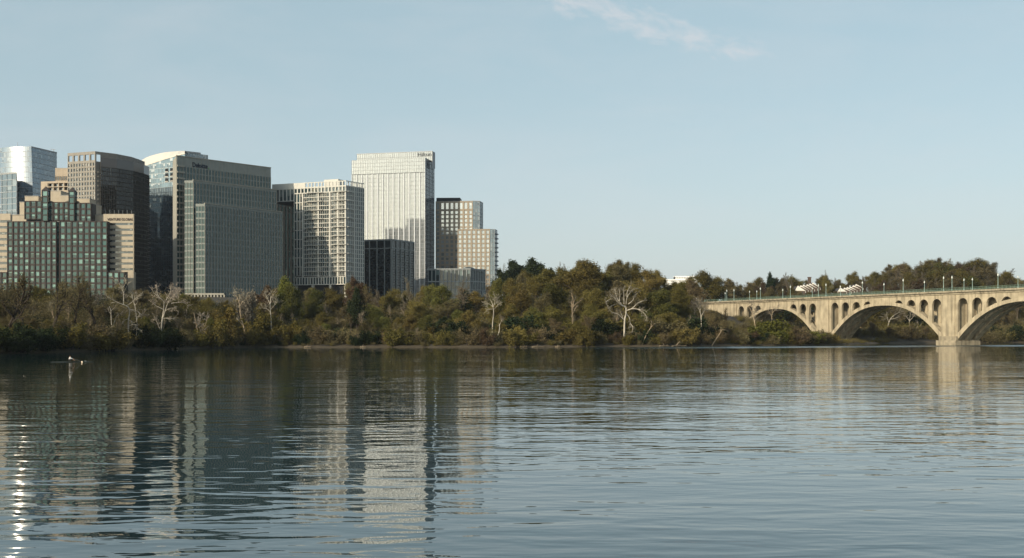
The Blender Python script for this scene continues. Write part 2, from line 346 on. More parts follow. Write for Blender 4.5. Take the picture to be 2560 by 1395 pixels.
# ---------------------------------------------------------------- building kit
MAXWIN = 100
def inset(pts, d):
    """offset a convex counter-clockwise outline inwards"""
    k = len(pts); out = []
    for i in range(k):
        a, b, c = pts[i-1], pts[i], pts[(i+1) % k]
        u = Vector((b[0]-a[0], b[1]-a[1])).normalized(); w = Vector((c[0]-b[0], c[1]-b[1])).normalized()
        n1 = Vector((-u.y, u.x)); n2 = Vector((-w.y, w.x)); s = n1+n2; dn = 1+n1.dot(n2)
        if dn < 0.05: dn = 0.05
        out.append((b[0]+s.x*d/dn, b[1]+s.y*d/dn))
    return out
class Bld:
    def __init__(s, name, label, cat, loc, group=None):
        s.root = tag(empty(name, loc), label, cat, group); s.parts = {}; s.wins = {}; s.sub = 0
    def p(s, part, mat):
        k = (part, mat.name, s.sub)
        if k not in s.parts: s.parts[k] = (MB(), mat)
        return s.parts[k][0]
    def piece(s, name, mat, fr, s0, s1, o0, o1, z0, z1):
        mb = MB(); mb.fbox(fr, s0, s1, o0, o1, z0, z1); s.wins.setdefault(name, []).append((mb, mat))
    def win(s, mat, name='window'):
        mb = MB(); s.wins.setdefault(name, []).append((mb, mat)); return mb
    def core(s, pts, z0, z1, d, mat):  # opaque inner filling, added to block light behind the glazing
        s.p('core', mat).prism(inset(pts, d), z0, z1-0.05)
    def roof(s, pts, z, mat, t=0.5, over=0.0):
        s.p('roof', mat).prism(inset(pts, -over) if over else pts, z, z+t, bot=True)
    def done(s):
        for (n, _, _), (mb, mat) in s.parts.items(): mb.build(n, mat, s.root)
        for n, lst in s.wins.items():
            for mb, mat in lst[:MAXWIN]: mb.build(n, mat, s.root)
            rest = lst[MAXWIN:]
            by = {}
            for mb, mat in rest: by.setdefault(mat.name, (mat, []))[1].append(mb)
            for mat, l in by.values():
                t = MB()
                for mb in l:
                    o = len(t.v); t.v += mb.v; t.f += [tuple(i+o for i in q) for q in mb.f]
                    if mb.uv:
                        t.uv = (t.uv or [])+mb.uv
                tag(t.build('window_grid', mat, s.root), kind='stuff')
def frame(p0, p1):
    u = Vector((p1[0]-p0[0], p1[1]-p0[1])); L = u.length; u /= L
    return (p0, (u.x, u.y), (u.y, -u.x)), L
UVN = [0]
def facade(b, p0, p1, z0, z1, cols, rows, pw, bh, dep, wall, glass, each=False, proud=0.06, wname='window', zlow=None, spandrel=None, skip=None, pier=None, hide_below=None, fin=0.0, nopane=1):
    """one face: spandrel band per storey, piers between bays, glazing set back.  each: every bay a window, else one window band per storey"""
    fr, L = frame(p0, p1); rh = (z1-z0)/rows; cw = L/cols; UVN[0] += 37
    bm = b.p('spandrel' if spandrel else 'wall', spandrel or wall); pm = b.p('pier' if pier else 'wall', pier or wall)
    for r in range(rows+1):
        z = z0+r*rh; a = max(z0, z-bh/2); c = min(z1, z+bh/2)
        if bh > 0: bm.fbox(fr, 0, L, -dep, 0, a, c)
    if pw > 0:
        for c in range(cols+1):
            a = max(0, c*cw-pw/2); e = min(L, c*cw+pw/2)
            pm.fbox(fr, a, e, -dep-0.02, proud+fin, z0+0.01, z1-0.01)
    (px, py), u, n = fr; o = -dep+0.04
    def q(a, e, za, ze, uv, mb):
        g = lambda s_, z_: (px+u[0]*s_+n[0]*o, py+u[1]*s_+n[1]*o, z_)
        mb.quad(g(a, za), g(e, za), g(e, ze), g(a, ze), uv)
    for r in reversed(range(rows)):
        za, ze = z0+r*rh+bh/2*0.98, z0+(r+1)*rh-bh/2*0.98
        if each:
            for c in range(cols):
                if skip and skip(c, r): continue
                U, V = UVN[0]+c, r
                q(c*cw+pw*.49, (c+1)*cw-pw*.49, za, ze, [(U+.001, V+.001), (U+.999, V+.001), (U+.999, V+.999), (U+.001, V+.999)], b.win(glass, wname))
        else:
            U, V = UVN[0], r
            q(0.02, L-0.02, za, ze, [(U, V+.001), (U+cols*nopane, V+.001), (U+cols*nopane, V+.999), (U, V+.999)], b.win(glass, wname))
def sign(b, text, fr, s0, o, z, size, mat, width=None, name='sign_lettering', bold=0.0):
    cu = bpy.data.curves.new('lettering', 'FONT'); cu.body = text; cu.size = size; cu.extrude = 0.18; cu.offset = bold
    t = bpy.data.objects.new('tmp', cu); COL.objects.link(t)
    dg = bpy.context.evaluated_depsgraph_get(); me = bpy.data.meshes.new_from_object(t.evaluated_get(dg))
    bpy.data.objects.remove(t); co = [v.co.copy() for v in me.vertices]
    x0 = min(c.x for c in co); x1 = max(c.x for c in co); k = (width/(x1-x0)) if width else 1
    (px, py), u, n = fr; org = b.root.location
    for v, c in zip(me.vertices, co):
        s_ = s0+(c.x-x0)*k; oo = o+c.z
        v.co = (px+u[0]*s_+n[0]*oo-org.x, py+u[1]*s_+n[1]*oo-org.y, z+c.y-org.z)
    me.materials.clear(); me.materials.append(mat)
    ob = bpy.data.objects.new(name, me); COL.objects.link(ob); ob.parent = b.root
    return ob
def loc(px, D, z=None): x, y = XY(px, D); return (x, y, ground_z(x, y) if z is None else z)

m_roofg = mat_solid('roof_gravel', (0.30, 0.29, 0.27), 0.9)
m_core = mat_solid('dark_core', (0.02, 0.022, 0.025), 0.9)
m_steel = mat_solid('grey_steel', (0.25, 0.26, 0.27), 0.5)

# ---- curved glass tower, far left
def glass_tower():
    D = 850.0
    b = Bld('glass_tower', 'curved sail-like glass tower with a blazing sun glint, at the left edge', 'tower', loc(20, 870))
    gl = mat_glass('silver_glass', (0.07, 0.11, 0.14), (0.16, 0.19, 0.2), 0.15, 2.6, 0.12, 0.003)
    gl2 = mat_glass('shaded_blue_glass', (0.035, 0.07, 0.10), (0.16, 0.2, 0.22), 0.3, 2.3, 0.07, 0.01)  # darker, bluer copy of the glass, with shade put into the colour
    met = mat_solid('mullion_grey', (0.30, 0.33, 0.35), 0.4)
    zt = ZZ(366, D); z0 = ground_z(-350, 850); n = 26; rows = 30
    lean = math.tan(R(GT_LEAN))
    def curve(t, sgn=0):
        """plan of the curved front at relative height t: from left end to the slanted edge"""
        a0, a1 = R(-38), R(0.5); Rr = 62.0
        pr = 78+(1-t)*34                                    # the edge slants out towards the ground
        xe = (pr-1280)/F*D; back = lean*(zt-z0)*(1-t)
        pts = []
        for i in range(n+1):
            a = a0+(a1-a0)*i/n
            pts.append((xe+Rr*(math.sin(a)-math.sin(a1)), D-back-Rr*(math.cos(a)-math.cos(a1))+2.2*(0 if t > .5 else 0)))
        return pts
    rh = (zt-z0)/rows
    mull = b.p('mullion_frame', met)
    for r in range(rows):
        t0, t1 = r/rows, (r+1)/rows; za, ze = z0+r*rh, z0+(r+1)*rh
        A, C = curve(t0), curve(t1); mb = b.win(gl, 'window_band')
        for i in range(n):
            top = [min(ze, zt-2.6+2.6*math.sin(math.pi*min(1, (k/n)*.9+.3)*.55)+0.0) if r == rows-1 else ze for k in (i, i+1)]
            mb.quad((*A[i], za), (*A[i+1], za), (*C[i+1], top[1]), (*C[i], top[0]), [(i, r), (i+1, r), (i+1, r+1), (i, r+1)])
        # thin floor line just proud of the glass
        for i in range(n):
            p, q = A[i], A[i+1]; fr, L = frame(p, q); mull.fbox(fr, 0, L, -0.3, 0.10, za-0.16, za+0.16)
    # shaded side face behind the slanted edge
    pr = XY(142, 878); ztr = ZZ(388, 878)
    for r in range(rows):
        t0, t1 = r/rows, (r+1)/rows; za, ze = z0+r*rh, z0+(r+1)*rh
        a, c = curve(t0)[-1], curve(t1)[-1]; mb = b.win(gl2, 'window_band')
        k = 14
        for i in range(k):
            f0, f1 = i/k, (i+1)/k
            L2 = lambda p, f: (p[0]+(pr[0]-p[0])*f, p[1]+(pr[1]-p[1])*f)
            mb.quad((*L2(a, f0), za), (*L2(a, f1), za), (*L2(c, f1), ze), (*L2(c, f0), ze), [(50+i, r), (51+i, r), (51+i, r+1), (50+i, r+1)])
        fr, L = frame(a, pr); mull.fbox(fr, 0, L, -0.3, 0.12, za-0.25, za+0.25)
    T = curve(1.0)
    b.p('roof', m_roofg).poly([(*p, zt-1.2) for p in T]+[(pr[0], pr[1], zt-1.2), (pr[0]-30, pr[1]+12, zt-1.2), (T[0][0], T[0][1]+30, zt-1.2)])
    bk = b.p('wall', met); bk.quad((*pr, z0), (pr[0]-30, pr[1]+12, z0), (pr[0]-30, pr[1]+12, zt), (*pr, zt))
    bk.quad((pr[0]-30, pr[1]+12, z0), (T[0][0], T[0][1]+30, z0), (T[0][0], T[0][1]+30, zt), (pr[0]-30, pr[1]+12, zt))
    fr, L = frame(T[-1], pr); b.p('parapet', m_steel).fbox(fr, 0, L, -0.4, 0.16, zt-0.9, zt+0.15)
    # lower wing in front, in the same shade-blue glass
    p0, p1 = XY(-70, 829), XY(42, 812); zz = ZZ(433, 812)
    facade(b, p0, p1, ZZ(600, 812), zz, 9, 11, 0.18, 0.45, 0.3, met, gl2, wname='window_band')
    p2 = XY(44, 845); facade(b, p1, p2, ZZ(600, 812), zz, 5, 11, 0.2, 0.45, 0.3, met, gl2, wname='window_band')
    b.core([p0, p1, p2, XY(-70, 850)], z0, zz, 0.6, m_core); b.roof([p0, p1, p2, XY(-70, 850)], zz, m_roofg)
    for px, top, base in ((44, 355, 372), (75, 362, 376), (62, 366, 374)):
        q = P3(px, base, 856); mb = MB(); mb.tube([q-Vector((0, 0, 3)), P3(px, top, 856)], 0.12, 4); mb.build('antenna', m_steel, b.root)
    a = P3(134, 374, 880); b.p('roof_crane', m_steel).tube([a, P3(136, 386, 880)], .2, 4); b.p('roof_crane', m_steel).tube([P3(126, 373, 880), a+Vector((1.2, 0, 0))], .22, 4)
    b.done()
GT_LEAN = 7.4
glass_tower()

# ---- beige stepped block behind the punched-window tower
m_beige = mat_solid('beige_precast', (0.38, 0.315, 0.24), 0.85, 0.10, 0.4, 0.12)
m_dkgl = mat_glass('dark_office_glass', (0.03, 0.04, 0.045), (0.22, 0.22, 0.2), 0.2, 1.9, 0.06, 0.012)
def beige_block():
    b = Bld('office_block', 'beige stepped office block peeping out left of the brown punched-window tower', 'office block', loc(140, 795))
    D = 800
    def blk(px0, px1, py, D, py0, cols, rows, pw, bh, depth=22):
        p0, p1 = XY(px0, D), XY(px1, D); z = ZZ(py, D); z0 = ZZ(py0, D)
        pts = [p0, p1, (p1[0], p1[1]+depth), (p0[0], p0[1]+depth)]
        return p0, p1, z0, z, pts
    zb = ground_z(-310, 800)
    p0, p1, z0, z, pts = blk(138, 178, 421, 806, 520, 5, 4, 1, 4)
    facade(b, p0, p1, ZZ(452, 806), ZZ(440, 806), 8, 1, 0.35, 0.5, 0.6, m_beige, m_dkgl, True)
    w = b.p('wall', m_beige); fr, L = frame(p0, p1); w.fbox(fr, 0, L, -20, 0, ZZ(440, 806), z); w.fbox(fr, 0, L, -20, 0, zb, ZZ(452, 806)); b.core(pts, zb, z, 0.7, m_core)
    b.roof(pts, z, m_roofg, 0.4, .02)
    q0, q1 = XY(102, 784), XY(172, 780); fr, L = frame(q0, q1); zt = ZZ(452, 780)
    w.fbox(fr, 0, L, -12, 0, zb, ZZ(476, 780)); w.fbox(fr, 0, L, -12, 0, ZZ(456, 780), zt); w.fbox(fr, 0, L*.24, -12, 0, ZZ(476, 780), ZZ(456, 780))
    f2 = ((q0[0]+fr[1][0]*L*.24, q0[1]+fr[1][1]*L*.24), fr[1], fr[2])
    e = (q1[0], q1[1])
    facade(b, (f2[0][0], f2[0][1]+.01), e, ZZ(476, 780), ZZ(456, 780), 4, 2, 0.7, 0.5, 2.2, m_beige, m_dkgl, True, proud=-0.3)
    b.done()
beige_block()

# ---- brown tower: punched windows to the left, dark curved curtain wall to the right
def brown_tower():
    b = Bld('office_tower', 'brown stone tower with small square windows and a dark curved glass side', 'tower', loc(260, 790))
    st = mat_solid('brown_granite', (0.255, 0.235, 0.205), 0.8, 0.08, 0.5, 0.08)
    wg = mat_glass('punched_glass', (0.06, 0.075, 0.08), (0.3, 0.3, 0.28), 0.35, 1.9, 0.06, 0.01)
    bz = mat_solid('bronze_panel', (0.045, 0.037, 0.03), 0.45, 0.15)
    dg = mat_glass('smoked_glass', (0.010, 0.013, 0.014), (0.10, 0.10, 0.085), 0.12, 1.75, 0.05, 0.012)
    gp = mat_solid('grey_band', (0.20, 0.185, 0.165), 0.8, 0.08)
    p0, p1 = XY(169, 768.5), XY(238, 760); zt = ZZ(378, 760); zb = ground_z(-270, 780)
    z_w = ZZ(404, 760); z_l = ZZ(560, 760)
    # top belvedere: open frame with sky through it
    fr, L = frame(p0, p1); w = b.p('wall', st)
    w.fbox(fr, 0, L, -1.0, 0, zt-1.9, zt); w.fbox(fr, 0, L, -1.0, 0, z_w, ZZ(400, 760))
    for i in range(6):
        a = L*i/5; w.fbox(fr, max(0, a-.6), min(L, a+.6), -1.0, 0.03, ZZ(400, 760), zt-1.9)
    facade(b, p0, p1, z_l, z_w, 10, 13, 0.95, 1.15, 0.45, st, wg, True)
    w.fbox(fr, 0, L, -0.5, 0, zb, z_l)
    R1 = [(238, 760), (252, 763), (290, 771), (330, 785), (362, 806)]
    pl = [XY(*q) for q in R1]
    # stone return and grey parapet
    f2, l2 = frame(pl[0], pl[1]); w.fbox(f2, 0, l2, -0.6, 0, zb, zt-6.5); w.fbox(f2, 0, l2, -.6, 0, zt-1.9, zt); w.fbox(f2, 0, .9, -.6, .02, zt-6.5, zt-1.9)
    for i in range(1, 4):
        f3, l3 = frame(pl[i], pl[i+1]); b.p('parapet', gp).fbox(f3, -.02, l3+.02, -.6, 0, zt-7.0, zt)
        for k in range(5): b.p('parapet', gp).fbox(f3, l3*k/5, l3*k/5+.2, -.3, .12, zt-6.9, zt-.1)
    # bulging glass below
    R2 = [(252, 757), (292, 764), (334, 777), (360, 790), (373, 800)]
    gq = [XY(*q) for q in R2]; zg = ZZ(398, 765)
    for i in range(4):
        facade(b, gq[i], gq[i+1], zb, zg-6, (9, 11, 8, 5)[i], 29, 0.16, 0.5, 0.3, bz, dg, wname='window_band', fin=.1)
        f4, l4 = frame(gq[i], gq[i+1]); b.p('screen', mat_tinted).fbox(f4, 0, l4, -.3, 0, zg-6, zg)
    for r in range(29):                                        # little balconies at the right end
        z = zb+(zg-6-zb)*r/29; f5, l5 = frame(gq[3], gq[4]); b.piece('balcony', bz, f5, l5*.5, l5+1.0, 0.0, 0.9, z+.9, z+1.15)
        fl, ll = frame(pl[0], gq[0]); 
        if r > 6: b.piece('balcony', st, f2, l2*.45, l2, 0, 0.5, z-.55, z+.55)
    body = [p0]+pl+[XY(345, 836), XY(178, 805)]
    b.core(body, zb, zt-7, 1.1, m_core)
    gbody = gq+[XY(366, 812), XY(330, 800), XY(256, 775)]
    b.core(gbody, zb, zg-.3, .7, m_core); b.p('roof', m_roofg).prism(inset(body, 1.2), zt-7, zt-6.6); b.p('roof', m_roofg).prism(inset(gbody, .4), zg-.6, zg-.2)
    rm = b.p('roof_plant', gp); q = XY(330, 800); rm.box(q[0]-4, q[0]+4, q[1], q[1]+6, zt-7, zt+1.0)
    b.done()
mat_tinted = mat_glass('tinted_screen', (0.06, 0.05, 0.045), None, 0, 1.6, 0.15, 0.004)
brown_tower()

# ---- beige banded block that stands behind the teal grid
def banded_block():
    b = Bld('banded_office', 'beige office block with horizontal window bands and a lettered top', 'office block', loc(300, 690))
    wl = mat_solid('sandy_precast', (0.40, 0.345, 0.265), 0.85, 0.07, 0.4, 0.1)
    wg = mat_glass('band_glass', (0.02, 0.028, 0.032), (0.2, 0.2, 0.18), 0.25, 1.9, 0.05, 0.01)
    tx = mat_solid('bronze_letters', (0.05, 0.035, 0.03), 0.5)
    D = 665.5; zb = ground_z(-230, 665); zt = ZZ(535, D)
    p0, p1 = XY(258, D), XY(335, D)
    # right wing: solid lettered top, then 9 bands
    fr, L = frame(p0, p1); w = b.p('wall', wl)
    w.fbox(fr, 0, L, -.6, 0, ZZ(553, D), zt)
    facade(b, p0, p1, ZZ(680, D), ZZ(553, D), 14, 9, 0.0, 1.95, 0.6, wl, wg, wname='window_band')
    w.fbox(fr, L*.8, L, -3, 0, zb, ZZ(680, D)-.02); w.fbox(fr, 0, L*.6, -.6, 0, zb, ZZ(680, D)-.02)
    sign(b, 'VENTURE GLOBAL', fr, L*(268.5-258)/77, 0.0, ZZ(551.5, D), 2.0, tx, L*(333.5-268.5)/77, bold=.05)
    q0 = XY(-60, D); q1 = XY(26, D); fr2, L2 = frame(q0, q1)
    w.fbox(fr2, 0, L2, -.6, 0, ZZ(546, D), ZZ(534, D))
    facade(b, q0, q1, ZZ(680, D), ZZ(546, D), 16, 9, 0.0, 1.95, 0.6, wl, wg, wname='window_band')
    w.fbox(fr2, 0, L2, -.6, 0, zb, ZZ(680, D)-.02)
    # side return of right wing + body
    r1 = (p1[0]-13.5, p1[1]+38); f3, L3 = frame(p1, r1); w.fbox(f3, 0, L3, -.6, -.01, zb, zt)
    m0, m1 = XY(26.2, D+.8), XY(257.8, D+.8); f4, L4 = frame(m0, m1); w.fbox(f4, 0, L4, -.4, 0, zb, zt-.2)
    body = [q0, p1, r1, (q0[0], q0[1]+38)]
    b.core(body, zb, zt-.4, 1.3, m_core); b.p('roof', m_roofg).prism(inset(body, .5), zt-.6, zt-.3)
    for k in range(7):                                          # roof railing posts above the lettering
        x = p0[0]+L*(.05+.14*k); b.p('roof_railing', m_steel).tube([(x, D+1.5, zt), (x, D+1.5, zt+2.4)], .09, 4)
    # penthouses
    ph = b.p('penthouse', wl)
    for a, c, py, dd, dep in ((62, 96, 491, 672, 12), (49, 63, 506, 671, 10), (118, 152, 478, 673, 14), (150, 172, 489, 671.5, 12), (188, 224, 497, 671, 10), (224, 240, 512, 670.5, 9)):
        x0, x1 = XY(a, dd)[0], XY(c, dd)[0]; ph.box(x0, x1, dd, dd+dep, zt-1, ZZ(py, dd)); b.p('roof', m_roofg).box(x0-.15, x1+.15, dd-.15, dd+dep+.15, ZZ(py, dd), ZZ(py, dd)+.35)
    b.done()
banded_block()

# ---- teal-glass grid building
def teal_block():
    b = Bld('gridded_office', 'teal-glazed office block with brown piers and two pointed roof turrets', 'office block', loc(145, 661))
    pr = mat_solid('brown_tile', (0.040, 0.032, 0.029), 0.6, 0.12, 0.5)
    sp = mat_solid('grey_brown_spandrel', (0.050, 0.042, 0.039), 0.5, 0.12)
    tg = mat_glass('teal_glass', (0.010, 0.058, 0.054), (0.13, 0.26, 0.23), 0.32, 1.62, 0.05, 0.015)
    D = 660.0; zb = ground_z(-260, 655)-1
    rh = 15.5*D/F; z1 = ZZ(553, D)
    def sec(a, c, py, n, cols, dd=D, dep=.4, pw=.85, z_b=None, fin=0.2):
        b.sub += 1; p0, p1 = XY(a, dd), XY(c, dd); zt = ZZ(py, dd); z0 = zt-n*rh
        facade(b, p0, p1, z0, zt, cols, n, pw, 1.0, dep, pr, tg, True, spandrel=sp, fin=fin)
        return p0, p1, z0, zt
    # left half, recessed joint, right half
    for a, c, cols, dd in ((18, 141, 9, D), (148.5, 268, 8, D-.6)):
        p0, p1, z0, zt = sec(a, c, 553, 12, cols, dd)
        b.p('wall', pr).box(p0[0], p1[0], dd, dd+.5, zb, z0-.02)
    sec(141.2, 148.3, 553, 12, 1, D+1.4, .5, 0.5)
    # upper storeys, stepped
    sec(61, 104, 502, 3, 3, D+.5); sec(120, 171, 505, 3, 4, D+1.0); sec(186, 228, 507, 3, 3, D+.4)
    # long base wings running out to the right and left
    p0, p1, z0, zt = sec(268.3, 311, 680, 3, 3, D-.2); b.p('wall', pr).box(p0[0], p1[0], D, D+4, zb, z0-.02)
    p0, p1, z0, zt = sec(-70, 17.7, 680, 3, 6, D-.3); b.p('wall', pr).box(p0[0], p1[0], D, D+4, zb, z0-.02)
    # turrets with glazed shafts and pyramid caps
    for a, c, py in ((104.2, 119.6, 467), (171.2, 185.8, 469)):
        b.sub += 1; x0, x1 = XY(a, D-1.2)[0], XY(c, D-1.2)[0]; zt = ZZ(py+10, D); z0 = ZZ(553, D)+.01
        facade(b, (x0, D-1.2), (x1, D-1.2), z0, zt, 1, 5, .7, .5, .4, pr, tg, True)
        facade(b, (x1, D-1.2), (x1, D+2.6), z0, zt, 1, 5, .7, .5, .4, pr, tg, True)
        b.p('core', m_core).box(x0+.5, x1-.5, D-.7, D+2.4, z0, zt-.1)
        mb = MB(); xm = (x0+x1)/2; n = len(mb.v)
        mb.v += [(x0-.2, D-1.4, zt), (x1+.2, D-1.4, zt), (x1+.2, D+2.8, zt), (x0-.2, D+2.8, zt), (xm, D+.7, ZZ(py-2, D))]
        mb.f += [(0, 1, 4), (1, 2, 4), (2, 3, 4), (3, 0, 4), (3, 2, 1, 0)]; mb.build('turret_roof', sp, b.root)
    for x0, x1, py in ((18, 268, 553),):
        a, c = XY(x0, D)[0], XY(x1, D)[0]
        b.p('core', m_core).box(a+.1, c-.1, D+2.0, D+4.4, zb, z1-.3); b.p('roof', m_roofg).box(a+.1, c-.1, D+.3, D+4.5, z1-.3, z1-.05)
        b.sub += 1; b.p('wall', pr).box(c-.4, c-.02, D+.35, D+4.5, zb, z1-.02)
    for x0, x1, py in ((61, 104, 502), (120, 171, 505), (186, 228, 507), (104, 120, 500), (171, 186, 500)):
        a, c = XY(x0, D)[0], XY(x1, D)[0]
        b.p('core', m_core).box(a+.15, c-.15, D+2.3, D+8, z1, ZZ(py, D)-.2); b.p('roof', m_roofg).box(a+.1, c-.1, D+1.9, D+8.1, ZZ(py, D)-.2, ZZ(py, D))
        b.p('wall', pr).box(c-.35, c-.05, D+1.3, D+8, z1, ZZ(py, D)-.21)
    b.done()
teal_block()

m_darkrefl = mat_solid('dark_reflection_panel', (0.03, 0.04, 0.05), 0.5)  # spandrels darkened in colour to stand for a neighbour's reflection
# ---- tower with the white curved roof, behind
def dome_tower():
    b = Bld('domed_tower', 'blue glass tower under a cream curved roof, behind the stepped grey tower', 'tower', loc(410, 870))
    wh = mat_solid('cream_metal', (0.60, 0.555, 0.49), 0.6, 0.05)
    gl = mat_glass('pale_blue_glass', (0.10, 0.16, 0.19), (0.42, 0.45, 0.45), 0.35, 2.4, 0.06, 0.012)
    sp = mat_solid('pale_spandrel', (0.30, 0.34, 0.35), 0.5, 0.08)
    dl = lambda px: 862-(px-352)/91*19; zb = ground_z(-250, 850); D = 850
    dk = mat_glass('dark_reflection_glass', (0.02, 0.035, 0.05), (0.08, 0.1, 0.11), 0.2, 2.2, 0.05, 0.008)  # lower storeys' glass, with the neighbouring tower's dark reflection put into its colour
    p0, p1 = XY(352, dl(352)), XY(448, dl(448)); z_s = ZZ(414, 862); rh = 12.2*D/F; n = int((z_s-zb)/rh); nu = 5
    facade(b, p0, p1, z_s-nu*rh, z_s, 22, nu, 0.18, 0.5, 0.12, sp, gl, wname='window_band')
    facade(b, p0, p1, z_s-n*rh, z_s-nu*rh-.01, 22, n-nu, 0.14, 0.35, 0.12, m_darkrefl, dk, wname='window_band')
    # raked glazing under the roof edge, then the barrel roof rising and curving back
    top = [(355, 400), (364, 394.5), (378, 389), (392, 385), (408, 381.5), (425, 379.2), (445, 377.5), (462, 377)]
    low = [(355, 413), (364, 411), (378, 407), (392, 402.5), (408, 397), (425, 392), (445, 386), (462, 382)]
    g = b.win(gl, 'window_band'); rf = MB(); L_ = lambda q, k: P3(q[0], q[1], dl(q[0])+k)
    for i in range(7):
        a, c = L_(low[i], .3), L_(low[i+1], .3)
        g.quad((a.x, a.y, z_s), (c.x, c.y, z_s), c, a, [(i*3, 0), (i*3+3, 0), (i*3+3, 1), (i*3, 1)])
        a, c = L_(low[i], -.2), L_(low[i+1], -.2); e, f = L_(top[i+1], 16), L_(top[i], 16)
        rf.quad(a, c, e, f); h2 = Vector((0, 24, -1.5)); rf.quad(f, e, e+h2, f+h2); dn = Vector((0, 0.02, -.8)); rf.quad(a+dn, c+dn, c, a)
    rf.build('curved_roof', wh, b.root)
    q0, q1 = XY(462, 862), XY(520, 875); facade(b, q0, q1, ZZ(414, 862), ZZ(381, 862), 14, 3, .25, .5, .3, sp, gl, wname='window_band')
    fr, L = frame(q0, q1); b.p('parapet', m_steel).fbox(fr, 0, L*.68, -.4, .15, ZZ(381, 862), ZZ(377, 862)); b.core([q0, q1, XY(520, 890), XY(462, 890)], zb, ZZ(382, 862), .6, m_core)
    # inset balconies, their shaded recesses laid on as near-black slabs
    fr, L = frame(p0, p1)
    for k, py in enumerate((422, 434, 446)):
        for q in (.64, .77):
            z = ZZ(py+4.5, dl(415)); b.piece('balcony', m_core, fr, L*q, L*q+3.2, -.2, .12, z-1.1, z+1.4); b.piece('balcony_frame', wh, fr, L*q, L*q+3.2, .13, .5, z-1.2, z-.8)
    b.core([p0, p1, XY(470, 880), XY(357, 884)], zb, z_s, .6, m_core)
    b.done()
dome_tower()

